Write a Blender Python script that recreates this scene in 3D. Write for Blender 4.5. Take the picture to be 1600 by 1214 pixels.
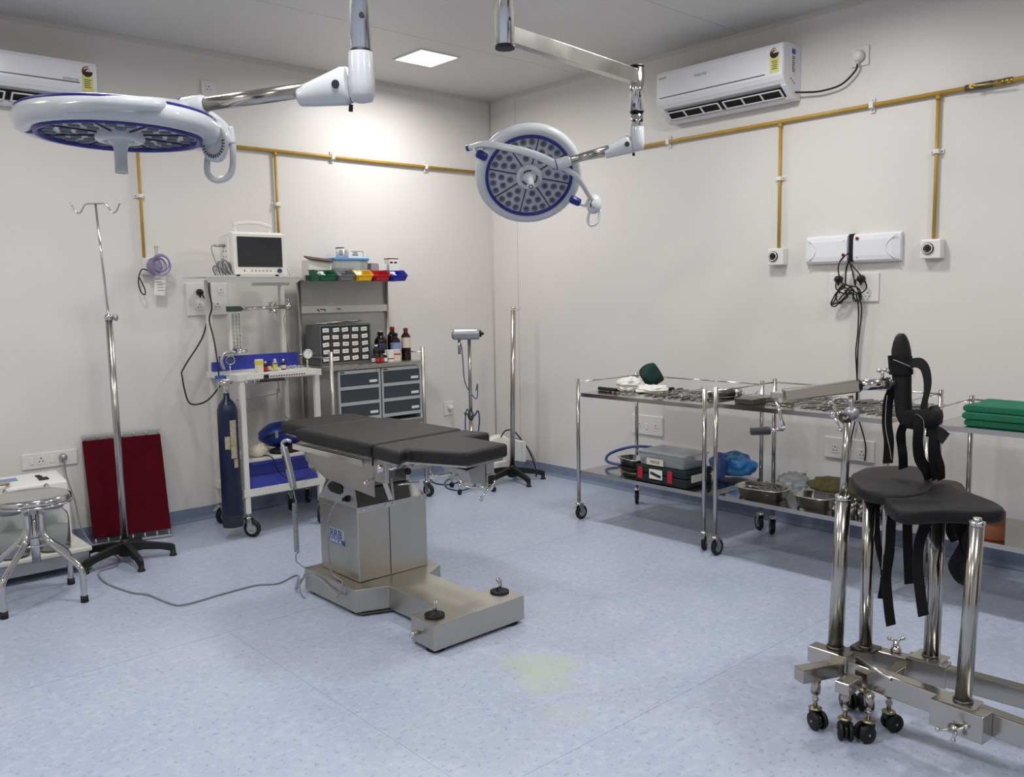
import bpy, math, random
from mathutils import Vector, Matrix, noise
V = Vector
S = bpy.context.scene
for o in list(bpy.data.objects): bpy.data.objects.remove(o)
PI = math.pi

# ---------------------------------------------------------------- camera
cam_data = bpy.data.cameras.new('camera'); cam = bpy.data.objects.new('camera', cam_data)
S.collection.objects.link(cam); S.camera = cam
cam_data.sensor_fit = 'HORIZONTAL'; cam_data.sensor_width = 36; cam_data.lens = 30.294
cam.matrix_world = Matrix(((0.74391503, 0.08429129, -0.66293696, 0),
                           (-0.66804376, 0.0677496, -0.74103139, 0),
                           (-0.01754878, 0.99413529, 0.10671021, 1.5),
                           (0, 0, 0, 1)))
cam_data.clip_start = 0.05
# ---------------------------------------------------------------- world, lights, exposure
XW, YW, HC = 4.983, 5.794, 3.169          # right wall x, left wall y, ceiling height
XB, YB = -1.9, -2.0                       # walls behind the camera
W = bpy.data.worlds.new('world'); S.world = W; W.use_nodes = True
W.node_tree.nodes['Background'].inputs[0].default_value = (0.75, 0.85, 1, 1)
W.node_tree.nodes['Background'].inputs[1].default_value = 0.05
S.view_settings.view_transform = 'Standard'; S.view_settings.look = 'None'
S.view_settings.exposure = 0.0; S.view_settings.gamma = 1.0
S.view_settings.use_curve_mapping = False
LAMPS = [(3.75, 5.03), (3.75, 2.62), (3.75, 0.3), (1.3, 4.15), (1.2, 2.0), (1.3, -0.4), (-0.9, 3.6), (-0.9, 0.8)]
LAMP_POWER = 22.5
def area_lamp(x, y):
    d = bpy.data.lights.new('ceiling_lamp_light', 'AREA'); d.shape = 'SQUARE'; d.size = 0.30; d.spread = math.radians(172)
    d.energy = LAMP_POWER; d.color = (1.0, 0.992, 0.983)
    o = bpy.data.objects.new('ceiling_lamp_light', d); o.location = (x, y, HC - 0.02)
    S.collection.objects.link(o)
for x, y in LAMPS: area_lamp(x, y)

# ---------------------------------------------------------------- materials
def lin(h):
    h = h.lstrip('#'); c = [int(h[i:i+2], 16) / 255 for i in (0, 2, 4)]
    return tuple(((v / 12.92) if v <= .04045 else ((v + .055) / 1.055) ** 2.4) for v in c) + (1,)
def mat(name, col, rough=.5, metal=0., spec=.5, noise_s=0, noise_a=0, bump=0, bump_s=60, coat=0, trans=0, ior=1.45, emit=0, stretch=None, alpha=1):
    m = bpy.data.materials.new(name); m.use_nodes = True; nt = m.node_tree; b = nt.nodes['Principled BSDF']
    c = lin(col) if isinstance(col, str) else tuple(col) + (1,)
    b.inputs['Base Color'].default_value = c; b.inputs['Roughness'].default_value = rough
    b.inputs['Metallic'].default_value = metal; b.inputs['Specular IOR Level'].default_value = spec
    b.inputs['Coat Weight'].default_value = coat; b.inputs['Transmission Weight'].default_value = trans
    b.inputs['IOR'].default_value = ior; b.inputs['Alpha'].default_value = alpha
    if emit:
        b.inputs['Emission Color'].default_value = c; b.inputs['Emission Strength'].default_value = emit
    if noise_s or bump:
        tc = nt.nodes.new('ShaderNodeTexCoord'); mp = nt.nodes.new('ShaderNodeMapping')
        nt.links.new(tc.outputs['Object'], mp.inputs[0])
        if stretch: mp.inputs['Scale'].default_value = stretch
    if noise_s:
        n = nt.nodes.new('ShaderNodeTexNoise'); n.inputs['Scale'].default_value = noise_s; n.inputs['Detail'].default_value = 5
        nt.links.new(mp.outputs[0], n.inputs['Vector'])
        r = nt.nodes.new('ShaderNodeMapRange'); r.inputs[1].default_value = .3; r.inputs[2].default_value = .7
        r.inputs[3].default_value = 1 - noise_a; r.inputs[4].default_value = 1 + noise_a
        nt.links.new(n.outputs[0], r.inputs[0])
        mx = nt.nodes.new('ShaderNodeVectorMath'); mx.operation = 'SCALE'; mx.inputs[0].default_value = c[:3]
        nt.links.new(r.outputs[0], mx.inputs['Scale']); nt.links.new(mx.outputs[0], b.inputs['Base Color'])
        if metal > .5:
            r2 = nt.nodes.new('ShaderNodeMapRange'); r2.inputs[1].default_value = .3; r2.inputs[2].default_value = .7
            r2.inputs[3].default_value = rough * .8; r2.inputs[4].default_value = rough * 1.25
            nt.links.new(n.outputs[0], r2.inputs[0]); nt.links.new(r2.outputs[0], b.inputs['Roughness'])
    if bump:
        n2 = nt.nodes.new('ShaderNodeTexNoise'); n2.inputs['Scale'].default_value = bump_s; n2.inputs['Detail'].default_value = 6
        nt.links.new(mp.outputs[0], n2.inputs['Vector'])
        bp = nt.nodes.new('ShaderNodeBump'); bp.inputs['Strength'].default_value = bump; bp.inputs['Distance'].default_value = .01
        nt.links.new(n2.outputs[0], bp.inputs['Height']); nt.links.new(bp.outputs[0], b.inputs['Normal'])
    return m
M = {}
def mk(k, *a, **kw): M[k] = mat(k, *a, **kw)
mk('wall', '#DDD9D4', .42, spec=.5, noise_s=1.3, noise_a=.012, bump=.05, bump_s=7)
mk('ceiling', '#D2D1CE', .45, noise_s=1.1, noise_a=.02, bump=.03, bump_s=5)
mk('trim', '#D2CFC8', .45)
mk('cove', '#7C879E', .4, noise_s=40, noise_a=.05)
mk('chrome', '#CFCDCA', .13, 1)
mk('steel', '#BFBDB7', .28, 1, noise_s=3, noise_a=.06)
mk('brushed', '#BDBAB1', .36, 1, noise_s=2.2, noise_a=.1)
mk('tray_steel', '#B9B7B2', .12, 1, noise_s=4, noise_a=.05)
mk('tube_steel', '#B5B1A9', .2, 1)
mk('dark_steel', '#6F6C68', .3, 1)
mk('white_paint', '#DAD8CE', .4, noise_s=6, noise_a=.03)
mk('lamp_white', '#C9CCCF', .22, coat=.3)
mk('plastic', '#E6E4E0', .35)
mk('plastic_warm', '#E9E6DD', .42)
mk('socket_white', '#E2E0DC', .35)
mk('black_rubber', '#141414', .55)
mk('black', '#0B0B0C', .5)
mk('black_gloss', '#101012', .2)
mk('pad_vinyl', '#1B1918', .55, noise_s=5, noise_a=.25, bump=.12, bump_s=90)
mk('pad_foam', '#0F0E0F', .62, noise_s=8, noise_a=.15, bump=.25, bump_s=220)
mk('strap', '#0C0B0D', .85, bump=.3, bump_s=400)
mk('grey_rubber', '#8B8D8E', .5)
mk('blue_ring', '#22247E', .35)
mk('blue_knob', '#1F2C7A', .4)
mk('lamp_face', '#B4B6C4', .25)
mk('lens_cup', '#6A6C74', .2)
mk('lens_bead', '#4A4C54', .1)
mk('divider', '#2A2A33', .4)
mk('yellow', '#B8943A', .38, noise_s=9, noise_a=.1)
mk('brass', '#A8914A', .3, 1)
mk('red_fabric', '#500414', .85, spec=.15, noise_s=6, noise_a=.12, bump=.15, bump_s=300)
mk('blue_panel', '#2C3797', .4)
mk('blue_dark', '#202870', .45)
mk('navy', '#111A3A', .35, noise_s=8, noise_a=.2)
mk('navy_foot', '#262B33', .5)
mk('old_label', '#A79C84', .8, noise_s=60, noise_a=.25)
mk('drawer_dark', '#3D4147', .5)
mk('cabinet_grey', '#AEB0B0', .45)
mk('organiser', '#5A5C5C', .45)
mk('organiser_face', '#302F2E', .35)
mk('label_white', '#E4E2DC', .6)
mk('ink', '#23242A', .6)
mk('faint_ink', '#8E8E92', .6)
mk('bin_green', '#0F5A3C', .4); mk('bin_grey', '#6E7276', .4); mk('bin_yellow', '#E2B40E', .4)
mk('bin_red', '#B0101C', .4); mk('bin_blue', '#1B2496', .4)
mk('paper', '#E3E0D8', .8, bump=.2, bump_s=60)
mk('lid_blue', '#4D8FCB', .4)
mk('clear_plastic', '#D8DEE0', .12, trans=.75, ior=1.2)
mk('glass', '#F4F7F6', .03, trans=.95, ior=1.15)
mk('milky', '#D3D7D4', .3, trans=.25)
mk('amber', '#1C1214', .12)
mk('amber_brown', '#22110C', .12)
mk('cap_red', '#98281F', .4); mk('cap_white', '#DDDDDD', .4); mk('cap_blue', '#26398E', .4)
mk('label_blue', '#7F93B8', .6); mk('label_cream', '#D9CDBA', .6); mk('label_yellow', '#D4C83C', .6); mk('label_red', '#B03030', .6)
mk('green_cloth', '#1F6A50', .9, noise_s=12, noise_a=.12, bump=.35, bump_s=120)
mk('green_dark', '#13332C', .9, noise_s=12, noise_a=.2, bump=.4, bump_s=70)
mk('gauze', '#E7E6E0', .95, bump=.5, bump_s=160)
mk('blue_bag', '#2E76B4', .32, noise_s=9, noise_a=.12, bump=.3, bump_s=25)
mk('royal_bag', '#16307E', .4, noise_s=12, noise_a=.3)
mk('case_green', '#10201E', .45); mk('case_red', '#B3202E', .4)
mk('olive', '#6A6440', .7, noise_s=30, noise_a=.25)
mk('beige_tube', '#A89F7C', .5)
mk('cardboard', '#7C4A2C', .7, noise_s=7, noise_a=.12)
mk('cable_black', '#0C0C0D', .45); mk('cable_grey', '#8A8C8E', .5); mk('cable_white', '#CFCEC9', .5)
mk('cable_blue', '#31506F', .45); mk('tube_blue', '#3F5695', .4); mk('cable_red', '#4A1418', .45)
mk('screen', '#2E2E30', .12)
mk('knob_blue', '#34406E', .4)
mk('led_red', '#6E1212', .3)
mk('gauge_face', '#E8E8E6', .4)
mk('valve_green', '#35584A', .5)
mk('instrument', '#9C9A96', .22, 1)
mk('mask_clear', '#BDB6D2', .15, trans=.6, ior=1.2)
mk('diffuser', '#FFFFFF', .5, emit=3.2)
mk('energy_red', '#7A1420', .5); mk('energy_yellow', '#D9D27A', .5); mk('logo_blue', '#2A3D8C', .5); mk('sticker_blue', '#2E5FA8', .5)
mk('ac_white', '#E7E7EA', .2, coat=.4)
mk('ac_strip', '#4E4A4C', .3)
mk('vent_dark', '#0E0E0F', .6)
mk('solder', '#6E6462', .45, .6)
mk('metal_grey', '#A9ABAD', .35, .6)
mk('cap_steel', '#A39C7A', .35, 1)
mk('grip_grey', '#34363A', .45)
mk('seam_blue', '#8F99B0', .5)
mk('sheet_metal', '#B4B3B0', .42, .4, noise_s=2, noise_a=.05)
mk('plate_grey', '#A9ADB2', .4, .3)
mk('reflection_dark', '#25282B', .35)  # for the added panels out of view that darken the chrome reflections
mk('box_brown', '#5A4A3E', .8)
mk('seam', '#8F8D88', .7)

def floor_material():
    m = bpy.data.materials.new('floor_vinyl'); m.use_nodes = True; nt = m.node_tree; N = nt.nodes.new; L = nt.links.new
    b = nt.nodes['Principled BSDF']; tc = N('ShaderNodeTexCoord')
    def ramp(src, a, bb):
        r = N('ShaderNodeMapRange'); r.inputs[1].default_value = a; r.inputs[2].default_value = bb
        L(src, r.inputs[0]); return r.outputs[0]
    def mix(f, a, c, amt=1):
        x = N('ShaderNodeMix'); x.data_type = 'RGBA'
        if isinstance(a, tuple): x.inputs[6].default_value = a
        else: L(a, x.inputs[6])
        x.inputs[7].default_value = c
        if amt != 1:
            k = N('ShaderNodeMath'); k.operation = 'MULTIPLY'; L(f, k.inputs[0]); k.inputs[1].default_value = amt; f = k.outputs[0]
        L(f, x.inputs[0]); return x.outputs[2]
    def nz(sc, det=2):
        n = N('ShaderNodeTexNoise'); n.inputs['Scale'].default_value = sc; n.inputs['Detail'].default_value = det
        L(tc.outputs['Object'], n.inputs['Vector']); return n.outputs[0]
    def vor(sc):
        n = N('ShaderNodeTexVoronoi'); n.inputs['Scale'].default_value = sc
        L(tc.outputs['Object'], n.inputs['Vector']); return n
    c = mix(ramp(nz(2.0, 4), .35, .65), lin('#A9B2C8'), lin('#B1B9CC'))
    c = mix(ramp(nz(26, 3), .5, .62), c, lin('#BCC3D0'), .55)
    c = mix(ramp(nz(45, 2), .6, .68), c, lin('#8B95AD'), .6)
    v = vor(95); k = ramp(v.outputs['Distance'], .2, .12); g = ramp(nz(60, 1), .52, .6)
    t = N('ShaderNodeMath'); t.operation = 'MULTIPLY'; L(k, t.inputs[0]); L(g, t.inputs[1])
    c = mix(t.outputs[0], c, lin('#DCE0E6'), .8)
    v = vor(70); k = ramp(v.outputs['Distance'], .16, .1); g = ramp(nz(33, 1), .5, .58)
    t = N('ShaderNodeMath'); t.operation = 'MULTIPLY'; L(k, t.inputs[0]); L(g, t.inputs[1])
    c = mix(t.outputs[0], c, lin('#76819B'), .7)
    # old yellow-green stain in the vinyl
    def stain(c, loc, sx, sy, rot, amt, col):
        mp = N('ShaderNodeMapping'); mp.vector_type = 'TEXTURE'; mp.inputs['Location'].default_value = loc
        mp.inputs['Rotation'].default_value = (0, 0, rot); mp.inputs['Scale'].default_value = (sx, sy, 1)
        L(tc.outputs['Object'], mp.inputs[0])
        ln = N('ShaderNodeVectorMath'); ln.operation = 'LENGTH'; L(mp.outputs[0], ln.inputs[0])
        ad = N('ShaderNodeMath'); ad.operation = 'ADD'; L(ln.outputs['Value'], ad.inputs[0])
        s = N('ShaderNodeMath'); s.operation = 'MULTIPLY_ADD'; L(nz(9, 3), s.inputs[0]); s.inputs[1].default_value = .9; s.inputs[2].default_value = -.45
        L(s.outputs[0], ad.inputs[1])
        return mix(ramp(ad.outputs[0], 1.05, .6), c, lin(col), amt)
    c = stain(c, (2.33, 2.46, 0), .20, .13, -.75, .5, '#B2BB9E')
    c = stain(c, (2.24, 2.33, 0), .14, .14, .3, .42, '#B4BDA4')
    c = stain(c, (2.10, 2.10, 0), .08, .13, .3, .22, '#B6BCA4')
    L(c, b.inputs['Base Color'])
    r = N('ShaderNodeMapRange'); L(nz(5, 4), r.inputs[0]); r.inputs[3].default_value = .24; r.inputs[4].default_value = .42
    L(r.outputs[0], b.inputs['Roughness']); b.inputs['Specular IOR Level'].default_value = .4
    bp = N('ShaderNodeBump'); bp.inputs['Strength'].default_value = .04; bp.inputs['Distance'].default_value = .01
    L(nz(120, 2), bp.inputs['Height']); L(bp.outputs[0], b.inputs['Normal'])
    return m
M['floor'] = floor_material()

# ---------------------------------------------------------------- mesh builder
def frame(d, up=(0, 0, 1)):
    z = V(d).normalized(); u = V(up)
    if abs(z.dot(u)) > .98: u = V((1, 0, 0)) if abs(z.x) < .9 else V((0, 1, 0))
    x = u.cross(z).normalized(); y = z.cross(x)
    return x, y, z
def crom(pts, n=4, closed=False):
    P = [V(p) for p in pts]; k = len(P); out = []
    rng = range(k if closed else k - 1)
    for i in rng:
        if closed: a, b, c, d = P[(i-1) % k], P[i], P[(i+1) % k], P[(i+2) % k]
        else: a, b, c, d = P[max(i-1, 0)], P[i], P[i+1], P[min(i+2, k-1)]
        for j in range(n):
            t = j / n
            out.append(.5*((2*b) + (c-a)*t + (2*a-5*b+4*c-d)*t*t + (3*b-a-3*c+d)*t**3))
    if not closed: out.append(P[-1])
    return out
class MB:
    def __init__(s, T=None): s.v = []; s.f = []; s.s = []; s.T = T
    def add(s, vs, fs, sm=False):
        k = len(s.v)
        s.v += [tuple(s.T @ V(p)) if s.T else tuple(p) for p in vs]
        for f in fs: s.f.append([i + k for i in f])
        s.s += (sm if isinstance(sm, list) else [sm] * len(fs)); return s
    def box(s, x0, x1, y0, y1, z0, z1):
        x0, x1 = sorted((x0, x1)); y0, y1 = sorted((y0, y1)); z0, z1 = sorted((z0, z1))
        vs = [(x, y, z) for x in (x0, x1) for y in (y0, y1) for z in (z0, z1)]
        return s.add(vs, [(0,1,3,2), (4,6,7,5), (0,4,5,1), (2,3,7,6), (0,2,6,4), (1,5,7,3)])
    def cbox(s, c, d, rz=0, R=None):
        c = V(c); R = R or Matrix.Rotation(rz, 3, 'Z')
        vs = [c + R @ V((x*d[0]/2, y*d[1]/2, z*d[2]/2)) for x in (-1, 1) for y in (-1, 1) for z in (-1, 1)]
        return s.add(vs, [(0,1,3,2), (4,6,7,5), (0,4,5,1), (2,3,7,6), (0,2,6,4), (1,5,7,3)])
    def bar(s, p, q, w, h, up=(0, 0, 1)):
        p, q = V(p), V(q); x, y, z = frame(q - p, up)
        return s.cbox((p + q) / 2, (w, h, (q - p).length), R=Matrix((x, y, z)).transposed())
    def hexa(s, a, b):   # bottom 4 points, top 4 points
        return s.add(list(a) + list(b), [(3,2,1,0), (4,5,6,7)] + [(i, (i+1) % 4, 4 + (i+1) % 4, 4 + i) for i in range(4)])
    def cyl(s, p, q, r, r2=None, n=16, caps=True):
        p, q = V(p), V(q); r2 = r if r2 is None else r2; x, y, z = frame(q - p)
        vs = []
        for c, rr in ((p, r), (q, r2)):
            vs += [c + (x * math.cos(2*PI*i/n) + y * math.sin(2*PI*i/n)) * rr for i in range(n)]
        fs = [(i, (i+1) % n, n + (i+1) % n, n + i) for i in range(n)]; sm = [True] * n
        if caps: fs += [tuple(range(n))[::-1], tuple(range(n, 2*n))]; sm += [False, False]
        return s.add(vs, fs, sm)
    def tube(s, pts, r, n=8, k=4, closed=False, r2=None):
        P = crom(pts, k, closed) if k > 1 else [V(p) for p in pts]
        m = len(P); vs = []; up = None
        for i, p in enumerate(P):
            d = (P[(i+1) % m] - P[i-1]) if closed else (P[min(i+1, m-1)] - P[max(i-1, 0)])
            if d.length < 1e-9: d = V((0, 0, 1))
            if up is None: x, y, z = frame(d)
            else:
                z = d.normalized(); x = (up - z * up.dot(z))
                x = x.normalized() if x.length > 1e-6 else frame(d)[0]; y = z.cross(x)
            up = x; rr = r if r2 is None else r + (r2 - r) * i / (m - 1)
            vs += [p + (x * math.cos(2*PI*j/n) + y * math.sin(2*PI*j/n)) * rr for j in range(n)]
        fs = []; 
        for i in range(m if closed else m - 1):
            a = i * n; b = ((i + 1) % m) * n
            fs += [(a + j, a + (j+1) % n, b + (j+1) % n, b + j) for j in range(n)]
        sm = [True] * len(fs)
        if not closed: fs += [tuple(range(n))[::-1], tuple(range((m-1)*n, m*n))]; sm += [False, False]
        return s.add(vs, fs, sm)
    def lathe(s, prof, o=(0, 0, 0), axis=(0, 0, 1), n=24, arc=None, a0=0, flat=False):
        o = V(o); x, y, z = frame(axis, (0, 1, 0) if abs(V(axis).normalized().z) > .9 else (0, 0, 1))
        full = arc is None; m = n if full else n + 1; A = 2*PI if full else arc
        vs = [o + z*h + (x*math.cos(a0 + A*i/n) + y*math.sin(a0 + A*i/n)) * max(r, 1e-5) for r, h in prof for i in range(m)]
        fs = []
        for k in range(len(prof) - 1):
            for i in range(n):
                j = (i + 1) % m if full else i + 1
                fs.append((k*m + i, k*m + j, (k+1)*m + j, (k+1)*m + i))
        return s.add(vs, fs, not flat)
    def prism(s, poly, z0, z1):
        n = len(poly)
        a = sum(poly[i][0]*poly[(i+1) % n][1] - poly[(i+1) % n][0]*poly[i][1] for i in range(n))
        if a < 0: poly = poly[::-1]
        vs = [(p[0], p[1], z0) for p in poly] + [(p[0], p[1], z1) for p in poly]
        return s.add(vs, [tuple(range(n))[::-1], tuple(range(n, 2*n))] + [(i, (i+1) % n, n + (i+1) % n, n + i) for i in range(n)])
    def loft(s, rings, sm=True, caps=True):   # rings of equal count
        n = len(rings[0]); vs = [p for r in rings for p in r]; fs = []; q = []
        for k in range(len(rings) - 1):
            fs += [(k*n + i, k*n + (i+1) % n, (k+1)*n + (i+1) % n, (k+1)*n + i) for i in range(n)]
        q = [sm] * len(fs)
        if caps: fs += [tuple(range(n))[::-1], tuple(range((len(rings)-1)*n, len(rings)*n))]; q += [False, False]
        return s.add(vs, fs, q)
    def ell(s, c, r, n=16, m=10, fn=None, z0=None):
        c = V(c); vs = []
        for i in range(m + 1):
            t = PI * i / m
            for j in range(n):
                a = 2*PI*j/n; d = V((math.sin(t)*math.cos(a), math.sin(t)*math.sin(a), -math.cos(t)))
                k = fn(d) if fn else 1
                p = c + V((d.x*r[0], d.y*r[1], d.z*r[2])) * k
                if z0 is not None: p.z = max(p.z, z0 + .0005 * (j % 2))
                vs.append(p)
        fs = [(i*n + j, i*n + (j+1) % n, (i+1)*n + (j+1) % n, (i+1)*n + j) for i in range(m) for j in range(n)]
        return s.add(vs, fs, True)
    def torus(s, c, axis, R, r, n=28, m=8):
        x, y, z = frame(axis); c = V(c)
        return s.tube([c + (x*math.cos(2*PI*i/n) + y*math.sin(2*PI*i/n))*R for i in range(n)], r, m, 1, True)
    def ribbon(s, pts, w, t, side=None, k=4):   # flat strap: width along side
        P = crom(pts, k); vs = []; m = len(P); sd = V(side).normalized() if side else None
        for i, p in enumerate(P):
            d = (P[min(i+1, m-1)] - P[max(i-1, 0)]).normalized()
            x = (sd - d*sd.dot(d)).normalized() if sd else frame(d)[0]
            y = d.cross(x)
            vs += [p + x*w/2 + y*t/2, p - x*w/2 + y*t/2, p - x*w/2 - y*t/2, p + x*w/2 - y*t/2]
        fs = [(a*4 + j, a*4 + (j+1) % 4, a*4 + 4 + (j+1) % 4, a*4 + 4 + j) for a in range(m-1) for j in range(4)]
        return s.add(vs, fs + [(3, 2, 1, 0), (m*4-4, m*4-3, m*4-2, m*4-1)])
    def build(s, name, m, parent=None, label=None, bevel=0, seg=2, sub=0, kind=None, origin=None):
        if not s.v: return None
        if parent is not None:
            off = V((0, 0, 0)); q = parent
            while q: off += q.location; q = q.parent
        elif origin: off = V(origin)
        else:
            xs, ys, zs = zip(*s.v); off = V(((min(xs)+max(xs))/2, (min(ys)+max(ys))/2, min(zs)))
        me = bpy.data.meshes.new(name); me.from_pydata([tuple(V(p) - off) for p in s.v], [], s.f)
        me.polygons.foreach_set('use_smooth', s.s); me.update()
        me.materials.append(M[m] if isinstance(m, str) else m)
        o = bpy.data.objects.new(name, me); S.collection.objects.link(o)
        if parent is not None: o.parent = parent
        else: o.location = off
        if label: o['label'] = label
        if kind: o['kind'] = kind
        if bevel:
            b = o.modifiers.new('bevel', 'BEVEL'); b.width = bevel; b.segments = seg; b.limit_method = 'ANGLE'; b.angle_limit = .6
        if sub:
            b = o.modifiers.new('subsurf', 'SUBSURF'); b.levels = sub; b.render_levels = sub
        return o
def thing(name, label, cat, loc=(0, 0, 0), rz=0, group=None):
    o = bpy.data.objects.new(name, None); o.empty_display_size = .05; S.collection.objects.link(o)
    o.location = loc; o.rotation_euler = (0, 0, rz); o['label'] = label; o['category'] = cat
    if group: o['group'] = group
    return o
def tag(o, label, cat, group=None):
    o['label'] = label; o['category'] = cat
    if group: o['group'] = group
    return o
def copy_tree(o, parent=None):
    c = o.copy(); S.collection.objects.link(c); c.parent = parent
    for ch in list(o.children): copy_tree(ch, c)
    return c
def text(string, size, origin, xdir, ydir, m, name, parent=None, ext=.0004, align='LEFT', sx=1.0):
    cu = bpy.data.curves.new('lettering', 'FONT'); cu.body = string; cu.size = size; cu.extrude = ext; cu.align_x = align; cu.resolution_u = 2
    t = bpy.data.objects.new('lettering', cu); S.collection.objects.link(t)
    me = bpy.data.meshes.new_from_object(t); bpy.data.objects.remove(t)
    x = V(xdir).normalized(); y = V(ydir).normalized(); z = x.cross(y)
    b = MB(); b.add([V(origin) + x*v.co.x*sx + y*v.co.y + z*v.co.z for v in me.vertices], [tuple(p.vertices) for p in me.polygons])
    return b.build(name, m, parent)
# wall frames: u runs to the right as seen from inside, n away from the wall
def WL(u, v, n=0): return V((u, YW - n, v))
def WR(u, v, n=0): return V((XW - n, u, v))
def wbox(mb, side, u0, u1, v0, v1, n0, n1):
    a, b = (WL if side == 'L' else WR)(u0, v0, n0), (WL if side == 'L' else WR)(u1, v1, n1)
    return mb.box(a.x, b.x, a.y, b.y, a.z, b.z)

# ================================================================ the setting
def struct(name, mb, m, parent=None, **k):
    o = mb.build(name, m, parent, **k)
    if parent is None: o['kind'] = 'structure'
    return o
fl = struct('floor', MB().box(XB - .1, XW + .1, YB - .1, YW + .1, -.08, 0), 'floor', origin=(0, 0, 0))
for pts in (((-.6, 3.70), (4.9, 3.70)), ((-.6, 1.9), (4.9, 1.9)), ((1.55, 3.70), (1.55, 1.9))):   # welded joints in the vinyl
    (a, b), (c, d) = pts
    MB().bar((a, b, .0001), (c, d, .0001), .0016, .0006).build('weld_seam', 'seam_blue', fl)
struct('wall_left', MB().box(XB - .1, XW + .1, YW, YW + .1, 0, HC + .1), 'wall')
wr = struct('wall_right', MB().box(XW + .012, XW + .11, YB - .1, YW, 0, HC + .1), 'wall')
MB().box(XW, XW + .012, YB, 5.467, 0, HC).build('wall_panel', 'wall', wr, bevel=.001)
MB().box(XW, XW + .012, 5.471, YW, 0, HC).build('wall_panel', 'wall', wr, bevel=.001)
struct('wall_back', MB().box(XB - .1, XB, YB, YW, 0, HC + .1), 'wall')
struct('wall_front', MB().box(XB, XW + .012, YB - .1, YB, 0, HC + .1), 'wall')
# invented dark panels with handles on the unseen walls, giving chrome dark streaks to reflect
for nm, bx_ in (('reflection_panel_1', (2.3, 3.9, YB, YB + .04, 0, 2.25)), ('reflection_panel_2', (XB, XB + .04, .8, 2.3, 0, 2.25))):
    dr = struct(nm, MB().box(*bx_), 'reflection_dark')
    MB().box(*((2.40, 2.44, YB + .04, YB + .06, .9, 1.3) if nm == 'reflection_panel_1' else (XB + .04, XB + .06, 2.16, 2.20, .9, 1.3))).build('panel_handle', 'steel', dr)
ce = struct('ceiling', MB().box(XB, XW, YB, YW, HC + .02, HC + .1), 'ceiling')
ys = [YW, 4.672, 3.295, 1.918, .541, -.836, YB]
for a, b in zip(ys, ys[1:]):
    MB().box(XB, XW, b + .0018, a - .0018, HC, HC + .02).build('ceiling_panel', 'ceiling', ce, bevel=.001)
struct('trim_1', MB().box(XB, XW, YW - .03, YW, HC - .004, HC - .0005).box(XB, XW, YW - .003, YW, HC - .03, HC), 'trim')
struct('trim_2', MB().box(XW - .03, XW, YB, YW - .03, HC - .004, HC - .0005).box(XW - .003, XW, YB, YW - .03, HC - .03, HC), 'trim')
struct('trim_3', MB().tube([(XW - .004, YW - .004, .09), (XW - .004, YW - .004, HC)], .005, 8, 1), 'trim')
def cove(name, side, u0, u1):
    mb = MB(); prof = [(0, .09), (.004, .09), (.004, .03)] + [(.004 + .026*(1 - math.cos(t)), .03 - .028*math.sin(t)) for t in (PI/8, PI/4, 3*PI/8, PI/2)] + [(.03, 0), (0, 0)]
    r = [[(WL if side == 'L' else WR)(u, v, n) for n, v in prof] for u in (u0, u1)]
    mb.loft(r, sm=False); struct(name, mb, 'cove')
cove('baseboard_left', 'L', XB, XW); cove('baseboard_right', 'R', YB, YW - .03)

# ceiling LED panels
for i, (x, y) in enumerate(LAMPS):
    t = thing('ceiling_light', 'square flush white LED ceiling panel, lit' if i == 0 else 'square flush LED ceiling panel out of view', 'ceiling light', (x, y, HC), 0, None if i == 0 else 'ceiling panels behind the camera')
    mb = MB()
    for a, b, c, d in ((-.17, .17, -.17, -.155), (-.17, .17, .155, .17), (-.17, -.155, -.155, .155), (.155, .17, -.155, .155)):
        mb.box(x + a, x + b, y + c, y + d, HC - .008, HC - .0005)
    mb.build('frame', 'plastic', t)
    MB().box(x - .155, x + .155, y - .155, y + .155, HC - .006, HC - .001).build('diffuser', 'diffuser', t)


# ================================================================ gas pipeline
ZP = 2.554; PN = .02; PR = .0125
tl = thing('gas_pipeline', 'yellow gas pipeline with white clips running along the left wall', 'pipe', WL(3.4, ZP, 0))
MB().tube([WL(1.93, ZP, PN), WL(XW - PN, ZP, PN)], PR, 12, 1).build('pipe', 'yellow', tl)
tr = thing('gas_pipeline', 'yellow gas pipeline with white clips and a valve running along the right wall', 'pipe', WR(3.4, ZP, 0))
MB().tube([WR(YW - PN - .014, ZP, PN), WR(.9, ZP, PN)], PR, 12, 1).build('pipe', 'yellow', tr)
DROPS = [('L', 1.995, 1.786), ('L', 2.945, 1.80), ('R', 2.985, 1.765), ('R', 2.03, 1.765)]
for side, u, zb in DROPS:
    t = tl if side == 'L' else tr
    w = WL if side == 'L' else WR
    MB().cyl(w(u, ZP, PN), w(u, zb, PN), .0095, n=12).cyl(w(u, ZP - .035, PN), w(u, ZP - .01, PN), .0135, n=12).build('drop_pipe', 'yellow', t)
def clip(side, u, v, vert=False):
    mb = MB(); t = tl if side == 'L' else tr
    if vert:
        for k in (-1, 1): wbox(mb, side, u + k*.012, u + k*.036, v - .012, v + .012, .0015, .010)
        wbox(mb, side, u - .016, u + .016, v - .012, v + .012, .001, .036)
    else:
        for k in (-1, 1): wbox(mb, side, u - .013, u + .013, v + k*.014, v + k*.042, .0015, .012)
        wbox(mb, side, u - .013, u + .013, v - .018, v + .018, .001, .037)
    c = mb.build('pipe_clip', 'plastic', t, bevel=.003)
    w = WL if side == 'L' else WR
    for k in (-1, 1):
        p = (u + k*.026, v) if vert else (u, v + k*.03)
        MB().cyl(w(p[0], p[1], .009), w(p[0], p[1], .0135), .004, n=8).build('screw', 'dark_steel', c)
for u in (2.42, 3.41, 4.27): clip('L', u, ZP)
for u in (3.86, 2.40, 1.3): clip('R', u, ZP)
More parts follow.
